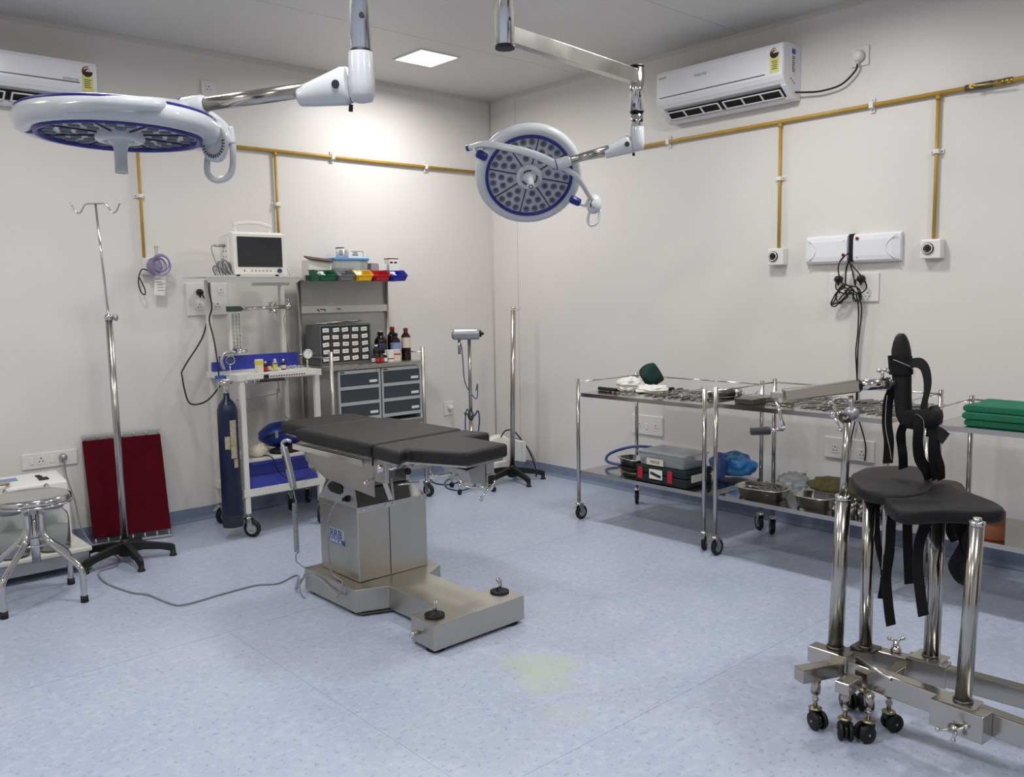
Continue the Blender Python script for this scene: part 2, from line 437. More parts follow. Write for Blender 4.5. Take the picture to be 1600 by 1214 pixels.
clip('L', 1.995, 2.18, True); clip('L', 2.945, 2.18, True)
clip('R', 2.985, 2.205, True); clip('R', 2.03, 2.245, True)
t = tr
v = MB().cyl(WR(1.89, ZP, PN), WR(1.80, ZP, PN), .0175, n=14).cyl(WR(1.80, ZP, PN), WR(1.76, ZP, PN), .0185, n=6).cyl(WR(1.845, ZP, PN), WR(1.845, ZP, .055), .012, n=10)
v.build('valve', 'solder', t, 'grey soldered valve body')
MB().cyl(WR(1.76, ZP, PN), WR(1.70, ZP, PN), .017, n=6).cyl(WR(1.70, ZP, PN), WR(1.66, ZP, PN), .0185, n=6).cyl(WR(1.845, ZP, .055), WR(1.845, ZP, .06), .016, n=6).tube([WR(1.845, ZP - .002, .06), WR(1.78, ZP - .008, .07), WR(1.70, ZP - .012, .07)], .006, 8).build('fitting', 'brass', t, 'brass union and lever')

def gas_outlet(side, u, v, label):
    t = thing('gas_outlet', label, 'gas outlet', (WL if side == 'L' else WR)(u, v, 0))
    w = WL if side == 'L' else WR
    wbox(MB(), side, u - .055, u + .055, v - .05, v + .055, 0, .06).build('housing', 'plastic', t, bevel=.006)
    c = (u + (.012 if side == 'R' else 0), v + .005)
    n = (w(0, 0, 1) - w(0, 0, 0))
    MB().lathe([(.017, .010), (.030, .010), (.032, .006), (.032, 0)], w(c[0], c[1], .06), n).build('collar', 'black_gloss', t)
    MB().lathe([(.0, .002), (.016, .004), (.026, .013), (.0285, .010)], w(c[0], c[1], .06), n).build('dial', 'plastic', t)
    MB().cyl(w(c[0], c[1], .062), w(c[0], c[1], .074), .0135, n=16).build('socket', 'black', t)
    for k in range(4):
        a = PI/4 + k*PI/2
        MB().cyl(w(c[0] + .021*math.cos(a), c[1] + .021*math.sin(a), .07), w(c[0] + .021*math.cos(a), c[1] + .021*math.sin(a), .074), .0022, n=6).build('screw', 'chrome', t)
gas_outlet('R', 2.985, 1.715, 'white box gas outlet left of the twin emergency lights')
gas_outlet('R', 2.03, 1.715, 'white box gas outlet right of the twin emergency lights')
gas_outlet('L', 2.03, 1.73, 'white gas outlet behind the coiled clear mask on the left wall')

# clear oxygen mask and coiled tubing hung on the outlet
t = thing('oxygen_mask', 'clear coiled tubing and mask hanging from the left wall outlet', 'mask', WL(2.03, 1.60, .07))
mb = MB(); random.seed(3)
for k in range(7):
    R = .035 + .005*k; c = WL(2.06 + random.uniform(-.01, .01), 1.745 + random.uniform(-.01, .01), .10 + .006*k)
    mb.torus(c, (random.uniform(-.2, .2), -1, random.uniform(-.2, .2)), R, .004, 26, 6)
mb.build('coiled_tube', 'mask_clear', t)
MB().ell(WL(2.03, 1.73, .10), (.05, .022, .055), 14, 10, lambda d: 1 + .12*noise.noise(d*3)).build('mask_cup', 'mask_clear', t)
MB().cyl(WL(2.05, 1.77, .09), WL(2.05, 1.86, .09), .008, .012, 12).build('stem', 'clear_plastic', t)
MB().tube([WL(2.0, 1.70, .08), WL(1.955, 1.71, .08), WL(1.93, 1.64, .08), WL(1.94, 1.57, .08), WL(1.965, 1.55, .08), WL(1.965, 1.59, .08), WL(1.935, 1.66, .08)], .004, 8).build('strap', 'cable_black', t)
b = MB(); b.cbox(WL(2.065, 1.61, .075), (.07, .003, .13), R=Matrix.Rotation(.12, 3, 'Y')); b.build('paper_tag', 'paper', t)
for k in range(5): 
    MB().cbox(WL(2.055 + .004*k, 1.65 - .018*k, .078), (.04, .002, .003)).build('printed_line', 'faint_ink', t)

# ================================================================ split air conditioners
def air_conditioner(side, u0, u1, z0, z1, label, dirn, logo=True):
    w = WL if side == 'L' else WR
    t = thing('air_conditioner', label, 'air conditioner', w((u0 + u1)/2, z0, 0))
    D = .205
    prof = [(0, z1), (D - .03, z1), (D - .004, z1 - .012), (D, z1 - .05), (D - .004, z0 + .115), (D - .03, z0 + .085), (D - .035, z0 + .075), (.085, z0 + .012), (.05, z0), (0, z0 + .01)]
    # body shell with the outlet mouth left as a recess
    def sec(u, pr): return [w(u, v, n) for n, v in pr]
    a, b = sorted((u0, u1))
    mb = MB(); e = .035
    mouth = [(D - .032, z0 + .078), (.10, z0 + .022)]
    mb.loft([sec(a, prof), sec(a + e, prof)], sm=False)
    mb.loft([sec(b - e, prof), sec(b, prof)], sm=False)
    inner = [(0, z1), (D - .03, z1), (D - .004, z1 - .012), (D, z1 - .05), (D - .004, z0 + .115), (D - .03, z0 + .088), (.12, z0 + .085), (.075, z0 + .03), (.088, z0 + .014), (.05, z0), (0, z0 + .01)]
    mb.loft([sec(a + e, inner), sec(b - e, inner)], sm=False)
    mb.build('body', 'ac_white', t, bevel=.004)
    fp = [(D - .002, z1 - .006), (D + .006, z1 - .03), (D + .007, z0 + .135), (D - .008, z0 + .108), (D - .02, z0 + .1), (D - .012, z1 - .01)]
    MB().loft([sec(a + .002, fp), sec(b - .002, fp)], sm=False).build('front_panel', 'ac_white', t, bevel=.005, seg=3)
    dk = [(.118, z0 + .083), (D - .034, z0 + .086), (D - .036, z0 + .076), (.09, z0 + .018), (.078, z0 + .032)]
    v = MB().loft([sec(a + e + .001, [(.119, z0 + .082), (.125, z0 + .076), (.084, z0 + .03), (.077, z0 + .032)]), sec(b - e - .001, [(.119, z0 + .082), (.125, z0 + .076), (.084, z0 + .03), (.077, z0 + .032)])], sm=False).build('outlet_recess', 'vent_dark', t)
    mid = (a + b)/2
    for s0, s1 in ((a + e + .015, mid - .02), (mid + .02, b - e - .015)):
        MB().loft([sec(s0, [(.160, z0 + .062), (.164, z0 + .060), (.160, z0 + .054), (.156, z0 + .056)]), sec(s1, [(.160, z0 + .062), (.164, z0 + .060), (.160, z0 + .054), (.156, z0 + .056)])], sm=False).build('louvre', 'plastic', t)
        MB().loft([sec(s0, [(.105, z0 + .028), (.112, z0 + .026), (.108, z0 + .020), (.101, z0 + .022)]), sec(s1, [(.105, z0 + .028), (.112, z0 + .026), (.108, z0 + .020), (.101, z0 + .022)])], sm=False).build('louvre', 'plastic', t)
        for i in range(4):
            uu = s0 + (s1 - s0) * i / 3
            MB().bar(w(uu, z0 + .058, .160), w(uu, z0 + .022, .108), .009, .006).build('vane', 'plastic', t)
    e0 = .03 if side == 'L' else .12
    st = MB(); wbox(st, side, b - .03 if side == 'R' else a + .03, a + .12 if side == 'R' else b - .10, z0 + .150, z0 + .156, D + .004, D + .0085); st.build('trim_strip', 'ac_strip', t)
    # energy label near the right-hand end
    s = 1 if side == 'L' else -1                      # direction of increasing "right" in u
    r = b if side == 'L' else a
    ec = r - s*.055; zt = z1 - .062; nn = D + .0078
    R_ = w(ec + s*.01, 0, 0) - w(ec, 0, 0)
    lb = MB(); wbox(lb, side, ec - .030, ec + .030, zt - .115, zt, nn - .003, nn); e_ = lb.build('energy_label', 'energy_yellow', t)
    ax = (w(0, 0, 1) - w(0, 0, 0)); R1 = R_.normalized(); U = V((0, 0, 1))
    def fan(a0, a1, r0, r1, d):
        n_ = 8; vs = []; c = w(ec, zt, nn + d)
        for i in range(n_ + 1):
            q = a0 + (a1 - a0)*i/n_
            for rr in (r0, r1): vs.append(c + (R1*math.cos(q) + U*math.sin(q))*rr)
        return MB().add(vs, [(2*i, 2*i+1, 2*i+3, 2*i+2) for i in range(n_)])
    fan(0, PI, 0, .031, .0001).build('white_dial', 'label_white', e_)
    fan(PI*.42, PI, .008, .030, .0004).build('red_dial', 'energy_red', e_)
    fan(.35, 1.2, .012, .022, .0006).build('green_dial', 'label_yellow', e_)
    fan(PI*1.0, PI*2, 0, .031, .0003).build('dark_dial', 'ink', e_)
    for k in range(3):
        q = PI*.52 + k*.42
        c = w(ec, zt, nn + .001) + (R1*math.cos(q) + U*math.sin(q))*.021
        MB().cyl(c, c + ax*.0004, .0045, n=5).build('star', 'label_yellow' if k == 2 else 'label_white', e_)
    for k in range(5):
        lb = MB(); wbox(lb, side, ec - .020, ec + .018 - .006*(k % 2), zt - .05 - .011*k, zt - .046 - .011*k, nn, nn + .0005); lb.build('printed_line', 'ink', e_)
    return t, w, D
t, w, D = air_conditioner('R', 3.815, 2.862, 2.655, 2.985, 'white split air conditioner high on the right wall with open louvres', 1)
text('VOLTAS', .026, w(3.50, 2.895, D + .0085), (0, -1, 0), (0, 0, 1), 'faint_ink', 'logo', t)
text('adjustable', .016, w(3.79, 2.932, D + .0085), (0, -1, 0), (0, 0, 1), 'faint_ink', 'lettering', t)
sb = MB().box(4.87, 4.915, 2.8605, 2.862, 2.80, 2.96).build('side_label', 'label_white', t)
MB().box(4.872, 4.913, 2.8598, 2.8605, 2.925, 2.955).build('blue_print', 'sticker_blue', sb)
for k in range(8): MB().box(4.876, 4.909 - .004*(k % 3), 2.8598, 2.8605, 2.906 - .012*k, 2.911 - .012*k).build('printed_line', 'ink', sb)
for k in range(3): MB().box(4.86 + .02*k, 4.87 + .02*k, 2.8595, 2.862, 2.775 - .01*k, 2.78 - .01*k).build('side_slot', 'ink', t)
t, w, D = air_conditioner('L', .79, 1.722, 2.64, 2.925, 'white split air conditioner at the left edge, partly behind the surgical light', 1)
text('INVERTER', .020, w(1.53, 2.80, D + .0085), (1, 0, 0), (0, 0, 1), 'faint_ink', 'lettering', t)

# ================================================================ sockets and plates
def plate(side, u0, u1, v0, v1, label, sockets=(), rockers=(), thick=.012, switch=()):
    w = WL if side == 'L' else WR
    t = thing('socket_plate', label, 'socket', w((u0 + u1)/2, v0, 0))
    wbox(MB(), side, u0, u1, v0, v1, 0, thick).build('plate', 'socket_white', t, bevel=.004)
    s = 1 if side == 'L' else -1
    for (u, v) in sockets:
        b = MB(); wbox(b, side, u - .022, u + .022, v - .026, v + .026, thick, thick + .002); q = b.build('socket_module', 'socket_white', t, bevel=.001)
        for du, dv, r in ((0, .012, .0042), (-.010, -.008, .0036), (.010, -.008, .0036)):
            MB().cyl(w(u + du, v + dv, thick + .0015), w(u + du, v + dv, thick + .0028), r, n=10).build('pin_hole', 'black', q)
    for (u, v) in rockers:
        b = MB(); wbox(b, side, u - .011, u + .011, v - .022, v + .022, thick, thick + .005); b.build('rocker_switch', 'plastic', t, bevel=.002)
    return t
plate('L', 2.26, 2.545, 1.405, 1.625, 'large white socket plate on the wall behind the anaesthesia cart', [(2.345, 1.47), (2.47, 1.47), (2.345, 1.565), (2.50, 1.565)], [(2.41, 1.565), (2.41, 1.47)])
plate('L', 1.205, 1.515, .505, .60, 'low white socket plate behind the chrome stool', [(1.31, .555)], [(1.26, .555), (1.37, .555), (1.42, .555)])
plate('L', 4.40, 4.50, .50, .62, 'small white socket plate low in the corner beside the lamp stand', [(4.455, .56)], [])
plate('R', 4.20, 3.915, .455, .60, 'white twin socket plate on the wall behind the left steel trolley', [(4.13, .52), (3.975, .52)], [(4.06, .52)])
plate('R', 2.65, 2.335, .47, .60, 'white twin socket plate on the wall behind the middle steel trolley', [(2.58, .53), (2.41, .52)], [(2.49, .53)])
plate('R', 2.64, 2.335, 1.43, 1.60, 'white socket plate below the twin emergency lights', [(2.575, 1.47), (2.40, 1.47), (2.575, 1.555), (2.435, 1.555)], [(2.50, 1.55)])
pt = plate('R', 2.54, 2.43, 2.79, 2.90, 'white power point beside the right wall air conditioner', [(2.485, 2.85)])
pa = plate('L', 2.44, 2.54, 2.86, 2.97, 'white power point high on the left wall above the surgical light arm', [(2.49, 2.92)])
def plug(side, u, v, m, label, thick=.012, r=.021):
    w = WL if side == 'L' else WR; n = w(0, 0, 1) - w(0, 0, 0)
    t = thing('mains_plug', label, 'plug', w(u, v, thick))
    MB().lathe([(0, .040), (r*.7, .039), (r, .030), (r*1.08, .004), (r, 0.003)], w(u, v, thick), n, 16).build('plug_body', m, t)
    MB().cyl(w(u, v - r*.6, thick + .016), w(u, v - r*1.7, thick + .02), .0075, .005, 10).build('cord_grip', m, t)
plug('R', 2.485, 2.845, 'plastic', 'white plug in the power point beside the right wall air conditioner', .014, .032)
plug('R', 2.575, 1.565, 'black', 'black plug in the left half of the plate below the emergency lights')
plug('R', 2.435, 1.565, 'black', 'black plug in the right half of the plate below the emergency lights')
plug('L', 2.345, 1.562, 'black', 'black plug in the socket plate behind the anaesthesia cart')
plug('L', 1.43, .56, 'metal_grey', 'grey plug in the low socket plate behind the stool')
plug('L', 4.455, .565, 'plastic', 'white plug low in the corner beside the lamp stand')
def cable(name, pts, r, m, label, cat='cable', k=5, n=8):
    return tag(MB().tube(pts, r, n, k).build(name, m), label, cat)
cable('power_cable', [WR(2.485, 2.80, .034), WR(2.50, 2.76, .035), WR(2.58, 2.70, .04), WR(2.70, 2.685, .045), WR(2.80, 2.695, .05), WR(2.861, 2.705, .06)], .006, 'cable_black', 'black cable from the right wall air conditioner to its plug')

# twin emergency lights
def emergency_light(u0, u1, label, led, arc):
    t = thing('emergency_light', label, 'emergency light', WR((u0 + u1)/2, 1.655, 0)); a, b = sorted((u0, u1))
    mb = MB(); pr = [(0, 1.662), (.028, 1.66), (.048, 1.672), (.052, 1.70), (.052, 1.79), (.045, 1.818), (.028, 1.828), (0, 1.826)]
    k = -1 if arc > 0 else 1
    rings = []
    for i in range(7):
        f = i / 6; u = u0 + (u1 - u0) * f
        s = 1 - .35 * max(0, (1 - f/.25) if f < .25 else 0) ** 2
        rings.append([WR(u, v, n * s) for n, v in pr])
    mb.loft(rings, sm=False); mb.build('housing', 'ac_white', t, bevel=.004)
    pts = [WR(u0 + (u1 - u0)*(.06 + .22*(1 - (2*i/8 - 1)**2)), 1.675 + .135*i/8, .0515) for i in range(9)]
    MB().tube(pts, .0035, 6, 2).build('moulded_ridge', 'plastic', t)
    MB().cyl(WR(led[0], led[1], .05), WR(led[0], led[1], .058), .0095, n=14).build('indicator', 'led_red', t)
    MB().cyl(WR(led[2], led[3], .05), WR(led[2], led[3], .0535), .0025, n=8).build('test_hole', 'black', t)
emergency_light(2.79, 2.515, 'white emergency light unit, left one of the pair', (2.535, 1.708, 2.535, 1.79), 1)
emergency_light(2.205, 2.478, 'white emergency light unit, right one of the pair', (2.452, 1.80, 2.452, 1.69), -1)
tag(wbox(MB(), 'R', 2.482, 2.511, 1.668, 1.83, 0, .03).build('connector_block', 'black'), 'black terminal strip between the two emergency lights', 'connector')
random.seed(8)
mb = MB()
def wr(px, py, n=.05):   # px,py measured on the wall in metres right/down of the block centre
    return WR(2.497 - px, 1.75 - py, n)
paths = [[(-.005, .03), (-.05, .07), (-.06, .13), (-.05, .20), (-.02, .215), (-.01, .12), (0, .05)],
         [(.005, .06), (-.01, .14), (-.03, .23), (-.07, .26), (-.10, .33), (-.085, .345), (-.03, .30), (.03, .25)],
         [(0, .06), (.02, .15), (.04, .22), (.06, .24), (.07, .29), (.05, .31), (.02, .26), (-.04, .23), (-.06, .26)],
         [(.01, .10), (.06, .15), (.10, .19), (.105, .24), (.07, .27), (.02, .25), (-.02, .26), (-.06, .31)],
         [(-.075, .19), (-.07, .24), (-.03, .27), (0, .24), (.04, .23), (.065, .25), (.08, .31), (.04, .31), (.03, .27)],
         [(.05, .19), (.03, .23), (-.02, .22), (-.05, .24), (-.09, .31), (-.10, .335), (-.05, .32), (-.01, .29), (-.02, .25)],
         [(-.05, .225), (-.02, .215), (.02, .235), (.03, .26), (-.01, .275), (-.06, .26), (-.08, .30), (-.05, .33), (-.02, .30), (.0, .26)]]
for i, p in enumerate(paths):
    mb.tube([wr(a, b, .045 + .012*((i + j) % 3)) for j, (a, b) in enumerate(p)], .0042, 6, 5)
tag(mb.build('coiled_cable', 'cable_black'), 'tangled bundle of black cable hanging below the emergency lights', 'cable')
for i, (a, b) in enumerate(((0, 0), (.012, .01))):
    cable('hanging_cable', [wr(.045 + a, .27, .05), wr(.055 + a*1.6, .36, .035), wr(.052 + b, .50, .03), wr(.043 + a, .62, .03), wr(.05, .80, .02), wr(.053, .97, .02), wr(.02 + .09*i, 1.16, .02), wr(.01 + .10*i, 1.27, .02)], .0042, 'cable_black',
          ('left' if i == 0 else 'right') + ' strand of the black cable dropping down the right wall behind the trolley')

# ================================================================ surgical ceiling lights
def light_head(t, c, nrm, twist, R=.300):
    z = -V(nrm).normalized(); x, y, _ = frame(z)
    T = Matrix.Translation(V(c)) @ Matrix((x, y, z)).transposed().to_4x4() @ Matrix.Rotation(twist, 4, 'Z')
    k = R / .3
    def P(pr): return [(r*k, h*k) for r, h in pr]
    MB(T).lathe(P([(.243, .003), (.262, -.004), (.283, .0), (.297, .016), (.300, .034), (.294, .052), (.280, .064), (.22, .080), (.12, .092), (.0, .095)]), n=56).build('housing', 'lamp_white', t)
    MB(T).lathe(P([(.228, .006), (.229, -.006), (.241, -.008), (.245, -.001), (.245, .01)]), n=56).build('bezel_ring', 'blue_ring', t)
    MB(T).lathe(P([(.289, .056), (.291, .061), (.284, .066), (.279, .064)]), n=56).build('seam_ring', 'blue_ring', t)
    face = MB(T).lathe(P([(0, .006), (.230, .006)]), n=48, flat=True).build('face_plate', 'lamp_face', t)
    first = None
    for s in range(8):
        a = s*PI/4
        d = MB(T @ Matrix.Rotation(a, 4, 'Z')).box(.072*k, .226*k, -.0025, .0025, .001, .006).build('divider', 'divider', t)
        for r, offs in ((.203, (-.235, 0, .235)), (.155, (-.17, .17)), (.108, (0,))):
            for q in offs:
                b = a + PI/8 + q; px, py = r*k*math.cos(b), r*k*math.sin(b)
                if first is None:
                    l = MB().lathe([(.0175, .0), (.0175, -.004), (.0150, -.005), (.011, -.001), (0, 0)], n=14)
                    lo = l.build('led_lens', 'lens_cup', t, origin=(0, 0, 0)); lo.location = (0, 0, 0)
                    lens = lo.data; 
                    off = V(t.location)
                    for vv in lens.vertices: vv.co += off
                    bb = MB().ell((0, 0, -.001), (.0055, .0055, .003), 8, 5).build('bead', 'lens_bead', t)
                    bead = bb.data
                    for vv in bead.vertices: vv.co += off
                    bpy.data.objects.remove(lo); bpy.data.objects.remove(bb); first = True
                lo = bpy.data.objects.new('led_lens', lens); S.collection.objects.link(lo); lo.parent = t
                lo.matrix_local = Matrix.Translation(-off) @ T @ Matrix.Translation((px, py, .006))
                bo = bpy.data.objects.new('bead', bead); S.collection.objects.link(bo); bo.parent = lo
    MB(T).lathe(P([(.073, .006), (.074, -.010), (.066, -.018), (.050, -.018), (.047, -.012), (.036, -.012), (.034, -.020), (0, -.020)]), n=36).build('hub', 'lamp_white', t)
    sh = MB(T)
    for a in (.5, 2.6, 4.5):
        sh.lathe([(.038, -.0125), (.046, -.0125)], arc=1.1, a0=a, n=10, flat=True)
    sh.build('hub_slot', 'divider', t)
    MB(T).lathe([(.030, -.018), (.026, -.028), (.021, -.04), (.0195, -.11), (.021, -.114), (.020, -.118), (.0, -.118)], n=24).build('handle', 'lamp_white', t)
    MB(T).lathe([(.009, -.1185), (.013, -.1185)], n=16, flat=True).build('handle_mark', 'divider', t)
    return T
def knob(t, p, ax, m='blue_knob'):
    MB().lathe([(0, .03), (.02, .03), (.024, .022), (.026, -.02), (.02, -.032), (0, -.034)], p, ax, 6).build('pivot_knob', m, t, bevel=.003)
def joint(t, p_post, r_post, p_arm, k):
    """white elbow below the post and the tapered cover around the arm start"""
    p = V(p_post); d = (V(p_arm) - p).normalized(); r = r_post * 1.18
    MB().lathe([(r*.95, .03*k), (r, .0), (r*1.04, -.07*k), (r*.98, -.105*k), (r*.8, -.125*k), (0, -.132*k)], p, (0, 0, 1), 28).build('elbow_cover', 'lamp_white', t)
    q = p + V((0, 0, -.062*k)); ax = d.cross(V((0, 0, 1))).normalized()
    c0, c1 = q + d*.045*k, q + d*.235*k
    up = ax.cross(d)
    rings = []
    for f, hh, ww in ((0, .060*k, .036*k), (.12, .064*k, .040*k), (.35, .056*k, .038*k), (.7, .044*k, .034*k), (.95, .034*k, .031*k), (1, .032*k, .029*k)):
        c = c0.lerp(c1, f) 
        rings.append([c + up*hh*math.sin(a)*(1 if abs(math.sin(a)) < .99 else .96) + ax*ww*math.cos(a) for a in [2*PI*i/20 for i in range(20)]])
    MB().loft(rings).build('arm_cover', 'lamp_white', t)
    for s in (-1, 1):
        b = c0 + d*.03*k + ax*s*.037*k
        MB().cyl(b, b + ax*s*.006, .013, n=16).build('pivot_cap', 'divider', t)
    MB().cyl(q - up*.064*k + d*.05*k, q - up*.085*k + d*.055*k, .007, n=8).build('brake_screw', 'black', t)
    return q
# --- right lamp
RC, RJ = (3.353, 3.573, 2.159), (3.258, 3.255, 2.179)
PT, PB = (3.551, 2.964, 2.724), (3.528, 2.929, 2.335)
t = thing('surgical_light', 'surgical light with its round blue-ringed LED face turned towards the room', 'surgical light', (2.56, 2.86, HC))
cx, cy = (2.527, 2.831, 2.561)[:2]; zb = (2.527, 2.831, 2.556)[2]
MB().cyl((cx, cy, zb), (cx, cy, HC), .041, n=28).build('ceiling_post', 'chrome', t)
MB().cyl((cx, cy, zb - .012), (cx, cy, zb), .042, n=28).build('post_cap', 'black', t)
MB().lathe([(.041, -.001), (.10, -.001), (.11, -.012), (.11, -.03), (.041, -.034)][::-1], (cx, cy, HC), (0, 0, 1), 30).build('ceiling_rose', 'lamp_white', t)
d = (V((PT[0], PT[1], 0)) - V((cx, cy, 0))).normalized()
za = (2.567, 2.829, 2.607)[2]
MB().bar(V((cx, cy, za)) + d*.035, V((PT[0], PT[1], za)) + d*.0, .045, .070, (0, 0, 1)).build('horizontal_arm', 'steel', t, 'square brushed steel arm', bevel=.002)
px, py = PT[:2]
MB().cyl((px, py, za - .17), (px, py, za + .05), .036, n=28).build('drop_sleeve', 'chrome', t)
MB().cyl((px, py, za + .05), (px, py, za + .058), .037, n=28).build('sleeve_cap', 'black', t)
MB().cyl((px, py, za - .176), (px, py, za - .17), .0365, n=28).build('sleeve_ring', 'black', t)
MB().cyl((px, py, PB[2] + .0), (px, py, za - .17), .031, n=28).build('drop_post', 'chrome', t)
fwd = V((-.66, -.74, 0))
for hx, hz in ((.01, za - .10), (.02, PB[2] + .05), (-.018, PB[2] + .05)):
    p = V((px, py, hz)) + fwd*.034 + V((.744, -.668, 0))*hx
    MB().cyl(p - fwd*.012, p + fwd*.0005, .0065, n=12).build('bolt_hole', 'black', t)
for hz in (zb + .10,):
    p = V((cx, cy, hz)) + fwd*.036 + V((.744, -.668, 0))*.02
    MB().cyl(p - fwd*.012, p + fwd*.001, .0075, n=12).build('bolt_hole', 'black', t)
q = joint(t, (px, py, PB[2]), .031, RJ, .76)
d = (V(RJ) - q).normalized()
MB().cyl(q + d*.15, V(RJ) - d*.05, .021, n=20).build('arm_tube', 'tube_steel', t)
MB().lathe([(.0, .0), (.024, .004), (.029, .016), (.029, .075), (.024, .088), (.021, .09)], V(RJ) - d*(-.018), -d, 24).build('yoke_socket', 'lamp_white', t)
MB().torus(V(RJ) + d*.006, d, .026, .004, 24, 6).build('socket_ring', 'blue_ring', t)
yk = [(3.078, 3.76, 2.314), (3.087, 3.726, 2.317), (3.095, 3.665, 2.32), (3.098, 3.593, 2.31), (3.116, 3.485, 2.281), (3.144, 3.381, 2.25), (3.192, 3.306, 2.215), (3.256, 3.257, 2.175)]
MB().tube(yk, .0155, 12, 4, r2=.022).build('yoke', 'lamp_white', t)
yk2 = [(3.256, 3.257, 2.175), (3.315, 3.242, 2.155), (3.384, 3.243, 2.128), (3.468, 3.271, 2.087), (3.544, 3.305, 2.051), (3.62, 3.342, 2.024)]
MB().tube(yk2, .014, 12, 4).build('yoke_arm', 'lamp_white', t)
a, b = V(yk[0]), V(yk[1]); e = (a - b).normalized()
MB().cyl(a - e*.004, a + e*.012, .017, n=16).build('end_cap', 'blue_knob', t)
T = light_head(t, RC, -V((0.699, 0.744, 1.637)) * 1 + V((0, 0, 1.5)) + V((.10, -.02, -.53)), .2)
kl, kr = V((3.101, 3.679, 2.265)), V((3.577, 3.434, 2.027))
knob(t, kl, (kr - kl)); knob(t, kr, (kr - kl))
MB().tube([V(yk[1]), V((3.085, 3.708, 2.277)), kl], .013, 10, 3).build('pivot_arm', 'lamp_white', t)
cb = V((3.638, 3.349, 2.005))
MB().tube([kr, V((3.61, 3.402, 2.004)), cb], .012, 10, 3).build('pivot_arm', 'lamp_white', t)
lat = (cb - kr).normalized()
ux = V((.744, -.668, 0)); uz = V((0, 0, 1)); uy = V((.66, .74, 0))
MB().ell(cb, (.045, .045, .055), 18, 10).build('control_pod', 'lamp_white', t)
MB().tube([cb + ux*-.02 + uz*-.03, cb + ux*-.035 + uz*-.085, cb + ux*-.02 + uz*-.118, cb + ux*.02 + uz*-.10, cb + ux*.035 + uz*-.03], .008, 8, 4).build('pod_handle', 'lamp_white', t)
for k in range(9):
    p = cb - uy*.038 + ux*(-.022 + .004*k) + uz*(-.01 + .006*math.sin(k))
    MB().bar(p + uz*-.012, p + uz*.012, .0016, .008).build('vent_slot', 'divider', t)
# --- left lamp
LC = (0.978, 2.981, 2.038); LJ = (1.185, 2.947, 2.15); PB = (1.513, 2.369, 2.231)
t = thing('surgical_light', 'round white surgical light seen edge-on from below, in front of the left air conditioner', 'surgical light', (PB[0], PB[1], HC))
px, py, pz = PB
MB().cyl((px, py, pz), (px, py, HC), .034, n=28).build('ceiling_post', 'chrome', t)
MB().cyl((px, py, pz + .028), (px, py, pz + .034), .0355, n=28).build('post_ring', 'black', t)
MB().lathe([(.034, -.001), (.10, -.001), (.11, -.012), (.11, -.03), (.034, -.034)][::-1], (px, py, HC), (0, 0, 1), 30).build('ceiling_rose', 'lamp_white', t)
p = V((px, py, pz + .13)) + fwd*.034 + ux*.012
MB().cyl(p - fwd*.012, p + fwd*.0005, .0085, n=12).build('bolt_hole', 'black', t)
q = joint(t, PB, .034, LJ, .95)
d = (V(LJ) - q).normalized()
MB().cyl(q + d*.2, V(LJ) - d*.05, .0235, n=20).build('arm_tube', 'tube_steel', t)
MB().lathe([(.0, .0), (.028, .004), (.033, .018), (.033, .09), (.027, .102), (.0235, .104)], V(LJ) + d*.02, -d, 24).build('yoke_socket', 'lamp_white', t)
MB().torus(V(LJ) + d*.014, d, .030, .004, 24, 6).build('socket_ring', 'blue_ring', t)
yk = [(0.724, 3.145, 2.069), (0.721, 2.973, 2.07), (0.747, 2.828, 2.07), (0.8, 2.706, 2.069), (0.877, 2.644, 2.072), (0.991, 2.68, 2.089), (1.185, 2.947, 2.15)]
MB().tube(yk, .017, 12, 5, r2=.022).build('yoke', 'lamp_white', t)
yk2 = [(1.185, 2.947, 2.15), (1.249, 2.943, 2.14), (1.292, 2.927, 2.113), (1.316, 2.913, 2.075), (1.321, 2.903, 2.036)]
MB().tube(yk2, .015, 12, 4).build('yoke_arm', 'lamp_white', t)
light_head(t, LC, (-.02, -.0, -1), .1, .31)
kl, kr = V((0.749, 3.081, 2.06)), V((1.232, 2.958, 2.049))
knob(t, kl, ux); knob(t, kr, ux)
MB().tube([V(yk[0]), V((0.737, 3.12, 2.068)), kl], .014, 10, 3).build('pivot_arm', 'lamp_white', t)
cb = V((1.282, 2.939, 2.045))
MB().tube([kr, cb], .014, 10, 1).build('pivot_arm', 'lamp_white', t)
rings = []
for f, w_, h_ in ((0, .03, .04), (.15, .045, .068), (.8, .048, .072), (1, .038, .058)):
    c = cb - uy*.05*(f - .3)
    rings.append([c + ux*w_*math.cos(a) + uz*h_*math.sin(a) for a in [2*PI*i/20 for i in range(20)]])
MB().loft(rings).build('control_pod', 'lamp_white', t)
f0 = cb - uy*.0365
for k in range(17):
    a = PI*(.95 + 1.1*k/16)
    p = f0 + ux*.030*math.cos(a) + uz*(.040*math.sin(a) - .008)
    p2 = f0 + ux*.040*math.cos(a) + uz*(.052*math.sin(a) - .008)
    MB().bar(p, p2, .002, .003).build('vent_slot', 'divider', t)
    if k % 2: 
        p = f0 + ux*.018*math.cos(-a) + uz*(.024*math.sin(-a) + .03); p2 = f0 + ux*.028*math.cos(-a) + uz*(.034*math.sin(-a) + .03)
        MB().bar(p, p2, .002, .003).build('vent_slot', 'divider', t)
MB().tube([cb + ux*-.03 + uz*-.04, cb + ux*-.036 + uz*-.10, cb + ux*-.012 + uz*-.128, cb + ux*.03 + uz*-.12, cb + ux*.052 + uz*-.085, cb + ux*.056 + uz*.0, cb + ux*.05 + uz*.05], .011, 10, 4).build('pod_handle', 'lamp_white', t)


